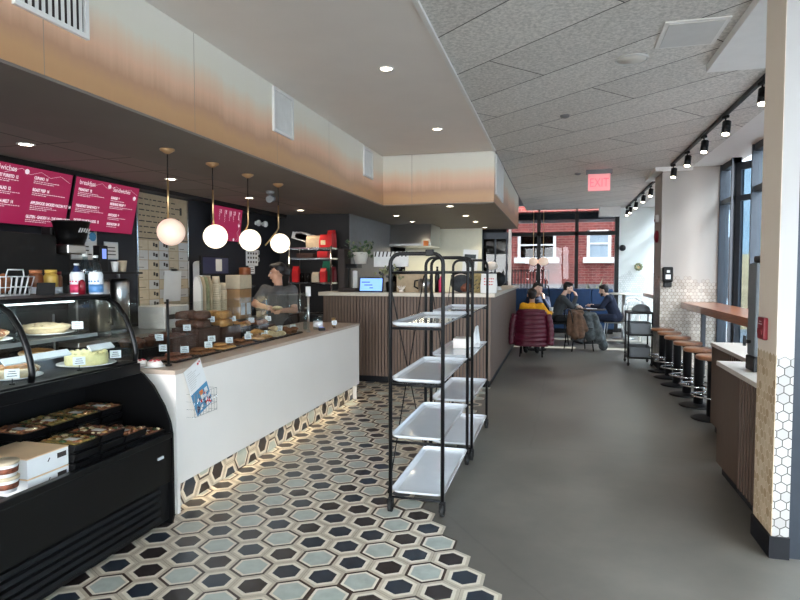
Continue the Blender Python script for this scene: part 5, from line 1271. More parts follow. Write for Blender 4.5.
tag(MB().use('water_bottle').lathe([(0.0001, 0.001), (0.03, 0.002), (0.04, 0.12), (0.037, 0.12), (0.028, 0.008), (0.0001, 0.008)], seg=16).build('drinking_glass', None, None, (-0.96, 9.3, ZB)), 'clear drinking glass on the side of the bar counter', 'glass')
t = thing('oval_plaque', 'small oval pale pink sign beyond the white paper bag', 'sign', (-1.2, 11.3, ZB))
MB().cyl((0, 0, 0), (0, 0, 0.32), 0.008, 8).lathe([(0.06, 0), (0.06, 0.01), (0.0001, 0.012)], seg=14).build('stand', 'black_metal', t)
q = MB().use('icing').lathe([(0.0001, -0.01), (0.12, -0.01), (0.12, 0.01), (0.0001, 0.01)], seg=24); q.bm.transform(Matrix.Translation((0, -0.02, 0.40)) @ Matrix.Rotation(PI / 2, 4, 'X') @ Matrix.Diagonal((1, 0.66, 1, 1))); q.build('plate', None, t)
bag('paper_bag', (-1.35, 8.5, ZB), 0.14, 0.1, 0.30, 'icing', 'pale pink paper bag behind the grey cooler bag', 'bag')

# kitchen behind
t = thing('extractor_hood', 'steel extractor hood over the kitchen behind the bar counter', 'extractor hood', (-2.83, 12.0, 2.06))
MB().extr([(-0.55, 0.0), (0.55, 0.0), (0.55, 0.06), (0.35, 0.42), (-0.55, 0.42)], 'x', -0.4, 0.45) if False else None
MB().box(-0.42, 0.42, -0.5, 0.5, 0.0, 0.05, 0.004).build('rim', 'steel', t)
MB().extr([(-0.495, 0.0505), (0.495, 0.0505), (0.495, 0.428), (-0.40, 0.428)], 'x', -0.415, 0.415).build('shell', 'steel', t)
MB().box(0.28, 0.38, -0.515, -0.505, 0.0, 0.10).build('notice', 'orange_ink', t)
t = thing('kitchen_counter', 'steel kitchen worktop under the extractor hood', 'counter', (-2.6, 12.55, 0))
MB().box(-0.6, 0.9, -0.3, 0.4, 0.0, 0.88).build('cabinet', 'steel', t); MB().box(-0.62, 0.92, -0.32, 0.42, 0.881, 0.92).build('worktop', 'steel', t)

hl = bpy.data.lights.new('hood_lamp', 'AREA'); hl.size = 0.5; hl.energy = 14; hl.color = (1.0, 0.9, 0.7)
ho = bpy.data.objects.new('hood_lamp', hl); COL.objects.link(ho); ho.location = (-2.83, 12.1, 2.05); ho.parent = None
# ------------------------------------------------------------------ rolling tray trolleys
def rrect(hx, hy, r, n=5):
    out = []
    for cx, cy, a0 in ((hx - r, hy - r, 0), (-hx + r, hy - r, PI / 2), (-hx + r, -hy + r, PI), (hx - r, -hy + r, 1.5 * PI)):
        for i in range(n + 1):
            a = a0 + PI / 2 * i / n; out.append((cx + r * math.cos(a), cy + r * math.sin(a)))
    return out
def tray_bm(hx, hy):
    q = MB().use('white_enamel'); L = []
    for (ins, z, r) in ((0.035, 0.0, 0.03), (0.012, 0.012, 0.045), (0.004, 0.026, 0.05), (0.0, 0.029, 0.052), (0.005, 0.029, 0.048), (0.016, 0.014, 0.042), (0.036, 0.005, 0.03)):
        L.append([q.bm.verts.new((x, y, z)) for x, y in rrect(hx - ins, hy - ins, r)])
    n = len(L[0])
    for A, B in zip(L, L[1:]):
        for i in range(n): q.bm.faces.new((A[i], A[(i + 1) % n], B[(i + 1) % n], B[i]))
    q.bm.faces.new(list(reversed(L[0]))); q.bm.faces.new(L[-1])
    return q
HX, HY = 0.170, 0.53
def trolley(loc, label):
    t = thing('tray_trolley', label, 'trolley', loc, 0, 'black trolleys with white trays')
    for y in (-HY, HY):
        pts = [(-HX, y, 0.098), (-HX, y, 1.60)]
        for i in range(1, 6):
            a = PI - PI / 2 * i / 5; pts.append((-HX + 0.065 + 0.065 * math.cos(a), y, 1.60 + 0.065 * math.sin(a)))
        pts += [(-p[0], y, p[2]) for p in reversed(pts)]
        MB().use('black_metal').tube(pts, 0.0125, 10).build('end_frame', None, t)
        for z in (0.100, 0.462, 0.832, 1.192, 1.545): MB().use('black_metal').cyl((-HX, y, z), (HX, y, z), 0.008, 8).build('cross_bar', None, t)
        for x in (-HX, HX):
            c = MB().use('black_plastic').cyl((x, y, 0.085), (x, y, 0.099), 0.014, 8).box(x - 0.018, x - 0.014, y - 0.02, y + 0.02, 0.034, 0.088).box(x + 0.014, x + 0.018, y - 0.02, y + 0.02, 0.034, 0.088).box(x - 0.018, x + 0.018, y - 0.02, y + 0.02, 0.085, 0.090).build('caster', None, t)
            MB().use('rubber').cyl((x - 0.012, y, 0.043), (x + 0.012, y, 0.043), 0.040, 20).build('wheel', None, c)
    q = MB().use('black_metal')
    q.cyl((-HX - 0.012, -HY, 1.52), (-HX - 0.012, HY, 0.12), 0.0045, 6).cyl((-HX - 0.016, -HY, 0.12), (-HX - 0.016, HY, 1.52), 0.0045, 6)
    q.build('cross_brace', None, t)
    for z in (0.109, 0.47, 0.84, 1.20): tray_bm(HX + 0.012, HY - 0.014).build('tray', None, t, (0, 0, z))
    q = MB().use('black_metal')
    for x in (-HX + 0.01, HX - 0.01): q.box(x - 0.006, x + 0.006, -HY, HY, 1.545, 1.553)
    q.box(-HX, HX, -HY, HY, 1.5535, 1.557); q.build('top_shelf', None, t)
    return t
t = trolley((-0.86, 4.205, 0), 'front black tube trolley with white trays, nearest the camera')
MB().use('black_plastic').box(0.06, 0.11, -HY - 0.018, -HY + 0.018, 1.65, 1.69, 0.005).build('clip', None, t)
t = trolley((-0.84, 5.39, 0), 'rear black tube trolley with white trays, standing behind the front one')
tag(MB().use('icing').box(-0.07, 0.07, -0.09, 0.09, 0, 0.09, 0.004).build('small_carton', None, None, (-0.86, 5.55, 0.8465)), 'small pale pink carton on the rear trolley', 'carton')
q = MB().use('cloth_white')
for (dx, dy, a) in ((0, 0, 0.3), (0.03, 0.05, -0.2), (-0.02, 0.08, 0.6)): q.cone((dx, dy, 0.0), (dx + 0.05 * a, dy + 0.06, 0.20 - abs(a) * 0.05), 0.03, 0.008, 8)
q.box(-0.05, 0.06, -0.03, 0.10, 0.0, 0.03, 0.01)
tag(q.build('crumpled_napkin', None, None, (-0.76, 5.62, 0.8465)), 'crumpled white napkin on the rear trolley beside the carton', 'napkin')

# ------------------------------------------------------------------ right side: bar, stools, stations
t = thing('window_bar', 'long brown wood window bar on the right', 'bar', (0, 0, 0))
MB().box(1.88, 2.38, 5.7, 10.24, 1.0, 1.078, 0.006).build('top', 'bar_wood', t)
MB().box(1.872, 1.8795, 5.7, 10.24, 0.985, 1.082, 0.003).build('edge_strip', 'bar_wood', t)
for y in (6.4, 8.2, 9.9): MB().box(2.1, 2.16, y - 0.03, y + 0.03, 0.0, 0.999).box(1.95, 2.35, y - 0.02, y + 0.02, 0.96, 0.999).build('leg', 'charcoal_frame', t)
t = thing('window_bar', 'farther short wood window bar beyond the far column', 'bar', (0, 0, 0))
MB().box(1.88, 2.38, 11.3, 14.6, 1.0, 1.078, 0.006).build('top', 'bar_wood', t)
for y in (11.8, 14.2): MB().box(2.1, 2.16, y - 0.03, y + 0.03, 0.0, 0.999).build('leg', 'charcoal_frame', t)
for i, y in enumerate((6.89, 7.53, 8.17, 8.83, 9.45, 10.02)):
    lb = 'bar stool with round wooden seat, %s from the camera' % ORD[i]
    if i == 0:
        st = thing('bar_stool', lb, 'stool', (1.585, y, 0), 0, 'bar stools along the window bar')
        MB().use('black_metal').lathe([(0.0001, 0.0), (0.20, 0.001), (0.205, 0.008), (0.17, 0.02), (0.07, 0.035), (0.0001, 0.036)], seg=28).build('base', None, st)
        MB().use('black_metal').lathe([(0.052, 0.035), (0.052, 0.60), (0.075, 0.632)], seg=18).build('column', None, st)
        MB().use('seat_wood').lathe([(0.0001, 0.633), (0.155, 0.633), (0.168, 0.642), (0.168, 0.668), (0.16, 0.676), (0.0001, 0.676)], seg=32).build('seat', None, st)
        q = MB().use('chrome'); q.tube([(0.20 * math.cos(a * PI / 14), 0.20 * math.sin(a * PI / 14), 0.25) for a in range(28)], 0.009, 8, True)
        for a in range(3): q.cyl((0.05 * math.cos(a * 2.094 + 0.6), 0.05 * math.sin(a * 2.094 + 0.6), 0.25), (0.195 * math.cos(a * 2.094 + 0.6), 0.195 * math.sin(a * 2.094 + 0.6), 0.25), 0.007, 6)
        q.build('foot_ring', None, st)
    else: dup(st, (1.585, y, 0), 0.35 * i, lb)

def station(name, x0, x1, y0, y1, label):
    t = thing(name, label, 'cabinet', (0, 0, 0))
    MB().use('slat_back').box(x0 + 0.03, x1, y0, y1 - 0.02, 0.08, 0.835).build('carcass', None, t)
    MB().use('kick_navy').box(x0 + 0.05, x1, y0, y1 - 0.03, 0.0, 0.079).build('kick', None, t)
    ym = (y0 + y1) / 2
    MB().use('dark_slat').box(x0 + 0.012, x0 + 0.029, ym + 0.01, y1 - 0.01, 0.09, 0.83).build('panel', None, t)
    q = MB().use('dark_slat'); n = 9
    for i in range(n):
        y = y0 + 0.01 + (ym - y0 - 0.02) * (i + 0.5) / n; q.box(x0 + 0.004, x0 + 0.029, y - 0.016, y + 0.016, 0.09, 0.83)
    q.build('slat_door', None, t)
    MB().use('pale_stone').box(x0, x1, y0, y1, 0.836, 0.87, 0.003).build('top', None, t)
station('condiment_station', 1.185, 1.8, 3.925, 5.05, 'low slatted cabinet with pale stone top beside the near column')
station('condiment_station', 1.44, 1.87, 5.16, 6.38, 'farther low slatted cabinet with pale stone top, behind the near one')
t = thing('drink_dispenser', 'tall steel drink dispenser on the low cabinet half hidden by the near column', 'dispenser', (1.375, 4.6, 0.871))
MB().use('black_plastic').box(-0.09, 0.11, -0.09, 0.09, 0, 0.10, 0.008).build('base', None, t)
MB().use('tub_grey').box(-0.085, 0.10, -0.085, 0.085, 0.1005, 0.74, 0.015).build('body', None, t)
MB().use('black_metal').box(-0.06, 0.09, -0.07, 0.07, 0.741, 0.79, 0.01).build('lid', None, t)
MB().use('black_plastic').cyl((-0.086, 0, 0.2), (-0.12, 0, 0.2), 0.013, 8).box(-0.13, -0.115, -0.012, 0.012, 0.17, 0.24).build('tap', None, t)
t = thing('fire_pull_station', 'red fire alarm pull box on the side of the near column', 'fire alarm', (1.134, 3.79, 1.17))
MB().use('red_plastic').box(-0.024, 0, -0.055, 0.055, 0, 0.125, 0.006).build('case', None, t)
MB().use('red_plastic').box(-0.030, -0.0245, -0.04, 0.04, 0.03, 0.06, 0.002).build('pull_bar', None, t)
q = MB().use('paper_white').box(-0.0255, -0.0245, -0.03, 0.03, 0.085, 0.09).box(-0.0255, -0.0245, -0.02, 0.02, 0.1, 0.104); q.build('print', None, t)
t = thing('soap_dispenser', 'black hand sanitizer dispenser on the front of the far column', 'dispenser', (1.67, 10.269, 1.31))
MB().use('black_plastic').box(-0.075, 0.075, -0.10, 0, 0.08, 0.32, 0.02, 3).build('body', None, t)
MB().use('black_gloss').box(-0.06, 0.06, -0.085, 0, 0, 0.079, 0.01).build('drip_tray', None, t)
MB().use('steel').box(-0.035, 0.035, -0.104, -0.1005, 0.13, 0.20).build('window_panel', None, t)
MB().use('paper_white').box(-0.02, 0.025, -0.104, -0.1005, 0.23, 0.27).build('label_plate', None, t)
t = thing('fire_bell', 'round dark red fire bell high on the left side of the far column', 'fire alarm', (1.574, 10.62, 2.13))
q = MB().use('red_plastic').lathe([(0.10, 0.0), (0.10, 0.03), (0.06, 0.05), (0.0001, 0.055)], seg=20); q.bm.transform(Matrix.Rotation(-PI / 2, 4, 'Y')); q.build('gong', None, t)
t = thing('strobe_light', 'small grey alarm strobe above the fire bell', 'fire alarm', (1.574, 10.62, 2.36))
MB().use('paper_grey').box(-0.05, 0, -0.07, 0.07, 0, 0.12, 0.006).build('case', None, t); MB().use('red_plastic').box(-0.055, -0.0505, -0.04, 0.04, 0.02, 0.05).build('lens', None, t)

# bussing cart
t = thing('bussing_cart', 'dark bussing cart on casters beside the far column', 'cart', (1.33, 10.75, 0))
for x in (-0.19, 0.17):
    for y in (-0.25, 0.25):
        MB().use('black_metal').cyl((x, y, 0.07), (x, y, 0.88), 0.012, 8).build('post', None, t)
        c = MB().use('black_plastic').cyl((x, y, 0.045), (x, y, 0.07), 0.014, 8).box(x - 0.02, x - 0.014, y - 0.02, y + 0.02, 0.02, 0.05).box(x + 0.014, x + 0.02, y - 0.02, y + 0.02, 0.02, 0.05).build('caster', None, t)
        MB().use('rubber').cyl((x - 0.012, y, 0.03), (x + 0.012, y, 0.03), 0.029, 14).build('wheel', None, c)
for z in (0.12, 0.50, 0.86): MB().use('black_plastic').box(-0.205, 0.185, -0.265, 0.265, z, z + 0.03, 0.006).build('shelf', None, t)
def bus_tub(z, label, h=0.16, m='tub_grey'):
    o = thing('bus_tub', label, 'tub', (1.32, 10.75, z), 0, 'grey tubs on the bussing cart')
    q = MB().use(m)
    A = rrect(0.155, 0.215, 0.03); B = rrect(0.17, 0.232, 0.035); C = rrect(0.178, 0.24, 0.04); D = rrect(0.16, 0.222, 0.03)
    L = [[q.bm.verts.new((x, y, zz)) for x, y in P] for P, zz in ((A, 0), (B, h - 0.012), (C, h - 0.01), (C, h), (B, h), (D, 0.01))]
    n = len(L[0])
    for P, Q in zip(L, L[1:]):
        for i in range(n): q.bm.faces.new((P[i], P[(i + 1) % n], Q[(i + 1) % n], Q[i]))
    q.bm.faces.new(list(reversed(L[0]))); q.bm.faces.new(L[-1]); q.build('tub', None, o)
bus_tub(0.151, 'grey tub on the bottom shelf of the bussing cart'); bus_tub(0.531, 'grey tub on the middle shelf of the bussing cart', 0.18)
t = thing('dish_rack', 'pale blue grey dome cover on top of the bussing cart', 'cover', (1.36, 10.8, 0.891))
MB().use('tub_grey').lathe([(0.0001, 0.0), (0.15, 0.001), (0.15, 0.02), (0.13, 0.07), (0.07, 0.11), (0.0001, 0.12)], seg=20).build('dome', None, t); t.name = 'dome_cover'

# high table and pale stools by the back wall
t = thing('high_table', 'round pale high table by the white back wall', 'table', (1.48, 14.75, 0))
MB().use('pot_white').lathe([(0.0001, 1.03), (0.36, 1.03), (0.37, 1.04), (0.37, 1.06), (0.0001, 1.06)], seg=28).build('top', None, t)
MB().use('steel').cyl((0, 0, 0.02), (0, 0, 1.029), 0.04, 12).lathe([(0.0001, 0.0), (0.25, 0.001), (0.24, 0.02), (0.0001, 0.03)], seg=22).build('pedestal', None, t)
def pale_stool(x, y, label):
    t = thing('pale_stool', label, 'stool', (x, y, 0), 0, 'pale stools at the high table')
    MB().use('white_plastic').lathe([(0.0001, 0.68), (0.17, 0.68), (0.19, 0.70), (0.18, 0.72), (0.0001, 0.71)], seg=20).build('seat', None, t)
    MB().use('white_plastic').tube([(0.17 * math.cos(a), 0.17 * math.sin(a), 0.71 + 0.22 * math.sin((a + 0.6) * PI / (PI + 1.2)) ** 0.5 if 0 < (a + 0.6) < PI + 1.2 else 0.71) for a in [(-0.55 + i * (PI + 1.1) / 12) for i in range(13)]], 0.014, 6).build('backrest', None, t)
    for a in range(4):
        c, s = math.cos(a * PI / 2 + PI / 4), math.sin(a * PI / 2 + PI / 4)
        MB().use('white_plastic').cyl((0.12 * c, 0.12 * s, 0.68), (0.19 * c, 0.19 * s, 0.0), 0.012, 8).build('leg', None, t)
pale_stool(1.66, 14.15, 'pale stool in front of the round high table'); pale_stool(1.75, 15.4, 'pale stool behind the round high table')
for (x, z, l, m) in ((1.575, 2.16, 'brass wall lamp with dark round shade on the white back wall', 'black_gloss'), (1.97, 1.66, 'small wall vase of yellow green leaves on the white back wall', 'leaf_dry')):
    t = thing('wall_lamp' if m == 'black_gloss' else 'wall_vase', l, 'wall light' if m == 'black_gloss' else 'plant', (x, 16.369, z))
    MB().use('brass').cyl((0, 0, 0), (0, -0.03, 0), 0.05, 14).cyl((0, -0.03, 0), (0, -0.1, 0), 0.012, 8).build('bracket', None, t)
    if m == 'black_gloss':
        MB().use(m).ball((0.0, -0.17, 0), 0.085, (1, 1, 1), 2).build('shade', None, t); MB().use('brass').box(-0.16, -0.13, -0.05, -0.001, -0.05, 0.35).build('plate', None, t)
    else:
        q = MB().use(m)
        for i in range(9): a = i * 0.7; q.ball((0.07 * math.cos(a), -0.13, 0.07 * math.sin(a) + 0.02), 0.045, (1, 0.6, 0.8), 1)
        q.build('leaves', None, t)

# ------------------------------------------------------------------ seats, tables, people at the back
t = thing('banquette', 'long blue banquette along the glass back wall', 'bench', (0, 0, 0))
MB().use('banquette_blue').box(-1.3, 1.36, 15.72, 16.25, 0.12, 0.46, 0.02, 3).build('seat', None, t)
for i in range(5):
    x0 = -1.3 + i * 0.532; MB().use('banquette_blue').box(x0 + 0.004, x0 + 0.528, 16.06, 16.25, 0.461, 1.12, 0.03, 3).build('backrest', None, t)
MB().use('black_plastic').box(-1.28, 1.34, 15.78, 16.25, 0, 0.119).build('plinth', None, t)

def chair(loc, rz, label, m='black_metal', group='black metal chairs'):
    t = thing('cafe_chair', label, 'chair', loc, rz, group)
    MB().use(m).box(-0.20, 0.20, -0.20, 0.20, 0.435, 0.46, 0.012).build('seat', None, t)
    for sx in (-1, 1):
        MB().use(m).tube([(sx * 0.17, 0.17, 0.434), (sx * 0.20, 0.21, 0.0)], 0.012, 8).build('leg', None, t)
        MB().use(m).tube([(sx * 0.17, -0.17, 0.434), (sx * 0.20, -0.23, 0.0)], 0.012, 8).build('leg', None, t)
    q = MB().use(m); q.tube([(-0.18, -0.19, 0.461), (-0.19, -0.23, 0.68), (-0.16, -0.25, 0.80), (0, -0.26, 0.83), (0.16, -0.25, 0.80), (0.19, -0.23, 0.68), (0.18, -0.19, 0.461)], 0.012, 8)
    for x in (-0.07, 0.07): q.cyl((x, -0.19, 0.461), (x, -0.255, 0.825), 0.008, 6)
    q.build('backrest', None, t)
    return t
def table(loc, r, h, label, m='black_metal', top='slat_back'):
    t = thing('cafe_table', label, 'table', loc, 0)
    MB().use(top).lathe([(0.0001, h - 0.025), (r, h - 0.025), (r, h), (0.0001, h)], seg=28).build('top', None, t)
    MB().use(m).cyl((0, 0, 0.03), (0, 0, h - 0.0255), 0.03, 10).build('pedestal', None, t)
    MB().use(m).lathe([(0.0001, 0), (0.22, 0.001), (0.21, 0.02), (0.0001, 0.03)], seg=20).build('base', None, t)

def blob(name, caps, vox, m, parent, it=4, group_m=None):
    q = MB()
    for c in caps:
        if c[0] == 'b': q.ball(c[1], c[2], c[3] if len(c) > 3 else (1, 1, 1), 2)
        else:
            p0, p1, r0, r1 = c; q.cone(p0, p1, r0, r1, 12); q.ball(p0, r0, (1, 1, 1), 2); q.ball(p1, r1, (1, 1, 1), 2)
    me = bpy.data.meshes.new('tmp'); q.bm.to_mesh(me); q.bm.free()
    o = bpy.data.objects.new('tmp', me); COL.objects.link(o)
    r = o.modifiers.new('r', 'REMESH'); r.mode = 'VOXEL'; r.voxel_size = vox; r.use_smooth_shade = True
    s = o.modifiers.new('s', 'SMOOTH'); s.factor = 0.5; s.iterations = it
    dg = bpy.context.evaluated_depsgraph_get(); dg.update()
    m2 = bpy.data.meshes.new_from_object(o.evaluated_get(dg))
    bpy.data.objects.remove(o); bpy.data.meshes.remove(me)
    m2.name = name; m2.materials.clear(); m2.materials.append(M[m])
    for p in m2.polygons: p.use_smooth = True
    ob = bpy.data.objects.new(name, m2); COL.objects.link(ob); ob.parent = parent
    return ob
def lerp(a, b, t): return tuple(a[i] + (b[i] - a[i]) * t for i in range(3))
def head_caps(c, yaw, pitch=0.0, s=1.0):
    R = Matrix.Rotation(yaw, 3, 'Z') @ Matrix.Rotation(pitch, 3, 'X')
    P = lambda x, y, z: tuple(Vector(c) + R @ Vector((x * s, y * s, z * s)))
    return [('b', P(0, -0.012, 0.03), 0.088 * s, (0.92, 1.04, 1.0)), ('b', P(0, 0.022, -0.028), 0.068 * s, (0.95, 0.95, 1.05)), (P(0, 0.03, -0.085), P(0, 0.055, -0.09), 0.032 * s, 0.024 * s),
            (P(0, 0.088, 0.012), P(0, 0.104, -0.022), 0.010 * s, 0.014 * s), (P(-0.035, 0.075, 0.03), P(0.035, 0.075, 0.03), 0.014 * s, 0.014 * s), (P(-0.018, 0.086, -0.055), P(0.018, 0.086, -0.055), 0.010 * s, 0.010 * s),
            (P(-0.086, -0.005, 0.012), P(-0.086, -0.008, -0.022), 0.015 * s, 0.011 * s), (P(0.086, -0.005, 0.012), P(0.086, -0.008, -0.022), 0.015 * s, 0.011 * s)], P
def hand_caps(w, d, up, s=1.0):
    """palm, four curled fingers and a thumb from wrist w along d; up is the back-of-hand normal"""
    w, d, up = Vector(w), Vector(d).normalized(), Vector(up).normalized(); sd = d.cross(up).normalized(); up = sd.cross(d)
    caps = [(tuple(w), tuple(w + d * 0.075 * s), 0.030 * s, 0.033 * s), (tuple(w + d * 0.05 * s - sd * 0.018 * s), tuple(w + d * 0.085 * s - sd * 0.026 * s), 0.019 * s, 0.012 * s), (tuple(w + d * 0.05 * s + sd * 0.018 * s), tuple(w + d * 0.085 * s + sd * 0.026 * s), 0.019 * s, 0.012 * s)]
    for k, l in ((-1.5, 0.052), (-0.5, 0.066), (0.5, 0.070), (1.5, 0.060)):
        a = w + d * 0.088 * s + sd * k * 0.0195 * s; b_ = a + d * l * 0.55 * s - up * 0.012 * s; e = b_ + d * l * 0.3 * s - up * 0.028 * s
        caps += [(tuple(a), tuple(b_), 0.0092 * s, 0.0085 * s), (tuple(b_), tuple(e), 0.0085 * s, 0.0072 * s)]
    a = w + d * 0.03 * s + sd * 0.026 * s; b_ = a + d * 0.035 * s + sd * 0.024 * s - up * 0.012 * s
    caps += [(tuple(a), tuple(b_), 0.013 * s, 0.010 * s), (tuple(b_), tuple(b_ + d * 0.03 * s - up * 0.008 * s), 0.010 * s, 0.008 * s)]
    return caps
def person(label, loc, rz, J, top, trousers, shoes='black_plastic', skin='skin', hair='short', yaw=0.0, pitch=0.0, vox=0.011, sleeves=True, hs=1.0, apron=None):
    """J: joints in local space, +y forward. pelvis, chest, neck, head, and pairs sh, el, wr, hip, kn, an, toe (R is +x)"""
    t = thing('person', label, 'person', loc, rz)
    hc, P = head_caps(J['head'], yaw, pitch, hs)
    body = hc + [(J['neck'], lerp(J['neck'], J['head'], 0.75), 0.052, 0.052), (J['chest'], J['neck'], 0.10, 0.055), (J['pelvis'], J['chest'], 0.115, 0.12)]
    shirt = [(J['pelvis'], lerp(J['pelvis'], J['chest'], 0.5), 0.142, 0.128), (lerp(J['pelvis'], J['chest'], 0.5), J['chest'], 0.128, 0.142), (J['chest'], lerp(J['chest'], J['neck'], 0.8), 0.125, 0.066)]
    pants = [(lerp(J['pelvis'], J['chest'], 0.10), J['pelvis'], 0.128, 0.136)]
    sh_ = []
    for s in 'RL':
        sh, el, wr, hp, kn, an, toe = (J[k + s] for k in ('sh', 'el', 'wr', 'hip', 'kn', 'an', 'toe'))
        body += [(J['chest'], sh, 0.085, 0.062), (sh, el, 0.050, 0.040), (el, wr, 0.040, 0.028), (hp, kn, 0.078, 0.055), (kn, an, 0.052, 0.036), (an, toe, 0.038, 0.028), (J['pelvis'], hp, 0.1, 0.082)]
        d = J.get('hd' + s) or tuple(Vector(wr) - Vector(el)); body += hand_caps(wr, d, J.get('hu' + s, (0, 0, 1)))
        shirt += [(J['chest'], sh, 0.105, 0.076), (sh, lerp(sh, el, 0.97 if sleeves else 0.62), 0.070, 0.055 if sleeves else 0.060)]
        if sleeves: shirt += [(el, lerp(el, wr, 0.93), 0.054, 0.041)]
        pants += [(J['pelvis'], hp, 0.125, 0.10), (hp, kn, 0.096, 0.070), (kn, lerp(kn, an, 0.93), 0.068, 0.055)]
        q = blob('shoe', [(lerp(an, toe, -0.15), lerp(an, toe, 0.5), 0.046, 0.046), (lerp(an, toe, 0.5), toe, 0.046, 0.036)], 0.012, shoes, t, 3)
    blob('body', body, min(vox, 0.008), skin, t, 3)
    blob('top', shirt, vox, top, t, 3)
    blob('trousers', pants, vox, trousers, t, 3)
    hp_ = [('b', P(0, -0.028, 0.048), 0.094 * hs, (0.98, 1.02, 0.98)), ('b', P(0, 0.02, 0.09), 0.062 * hs, (1.2, 1.1, 0.6))]
    if hair == 'long': hp_ += [(P(0, -0.07, 0.02), P(0, -0.085, -0.16), 0.072 * hs, 0.06 * hs), (P(-0.065, -0.03, 0.0), P(-0.07, -0.02, -0.16), 0.032 * hs, 0.03 * hs), (P(0.065, -0.03, 0.0), P(0.07, -0.02, -0.16), 0.032 * hs, 0.03 * hs)]
    if hair == 'bun': hp_ += [(P(0, -0.09, 0.0), P(0, -0.12, -0.02), 0.05 * hs, 0.04 * hs), ('b', P(0, -0.135, 0.02), 0.04 * hs)]
    if hair == 'short': hp_ += [('b', P(0, -0.05, -0.01), 0.07 * hs, (1.1, 0.8, 1.0))]
    blob('hair', hp_, 0.009, 'hair_dark', t, 3)
    if hair == 'beard' : pass
    for x in (-0.033, 0.033):
        e = MB().use('white_plastic').ball((0, 0, 0), 0.011 * hs, (1, 0.7, 0.75), 2); e.use('hair_dark').ball((0, 0.006 * hs, 0), 0.006 * hs, (1, 0.5, 1), 1)
        o = e.build('eye', None, t); o.location = P(x, 0.081, 0.012); o.rotation_euler = (0, 0, yaw)
    m_ = MB().use('berry').ball((0, 0, 0), 0.012 * hs, (1.7, 0.5, 0.45), 1).build('mouth', None, t); m_.location = P(0, 0.095, -0.055); m_.rotation_euler = (0, 0, yaw)
    return t, P
def stand_joints():
    return dict(pelvis=(0, 0, 0.92), chest=(0, 0.01, 1.24), neck=(0, 0.0, 1.38), head=(0, 0.025, 1.535), shR=(0.175, 0, 1.325), shL=(-0.175, 0, 1.325), hipR=(0.09, 0, 0.90), hipL=(-0.09, 0, 0.90),
                knR=(0.10, 0.02, 0.48), knL=(-0.10, 0.02, 0.48), anR=(0.10, -0.02, 0.085), anL=(-0.10, -0.02, 0.085), toeR=(0.11, 0.13, 0.045), toeL=(-0.11, 0.13, 0.045))
J = stand_joints(); J.update(elR=(0.26, 0.13, 1.16), wrR=(0.03, 0.27, 1.13), elL=(-0.25, 0.10, 1.09), wrL=(-0.20, 0.32, 1.10))
t, P = person('barista in grey t-shirt with tied back dark hair working behind the counter', (-3.32, 6.75, 0), PI + 0.05, J, 'cloth_grey', 'cloth_black', skin='skin', hair='bun', yaw=-1.15, pitch=-0.1, vox=0.010, sleeves=False)
MB().use('white_plastic').ball((0, 0, 0), 0.022, (0.6, 1, 1), 2).build('earphone', None, t).location = P(0.098, -0.012, -0.002)
tag(MB().use('pale_pastry').ball((0, 0, 0), 0.05, (1.3, 0.8, 0.5), 2).build('wrapped_roll', None, None, (-3.14, 6.35, 1.135)), 'pale wrapped roll held in the hands of the barista', 'food')

def seat_joints(lean=0.05):
    return dict(pelvis=(0, -0.03, 0.56), chest=(0, lean, 0.90), neck=(0, lean + 0.02, 1.05), head=(0, lean + 0.06, 1.20), shR=(0.175, lean, 0.985), shL=(-0.175, lean, 0.985), hipR=(0.09, 0.02, 0.55), hipL=(-0.09, 0.02, 0.55),
                knR=(0.12, 0.44, 0.52), knL=(-0.12, 0.44, 0.52), anR=(0.12, 0.40, 0.085), anL=(-0.12, 0.40, 0.085), toeR=(0.13, 0.54, 0.045), toeL=(-0.13, 0.54, 0.045),
                elR=(0.24, 0.14 + lean, 0.76), elL=(-0.24, 0.14 + lean, 0.76), wrR=(0.14, 0.36 + lean, 0.80), wrL=(-0.14, 0.36 + lean, 0.80))
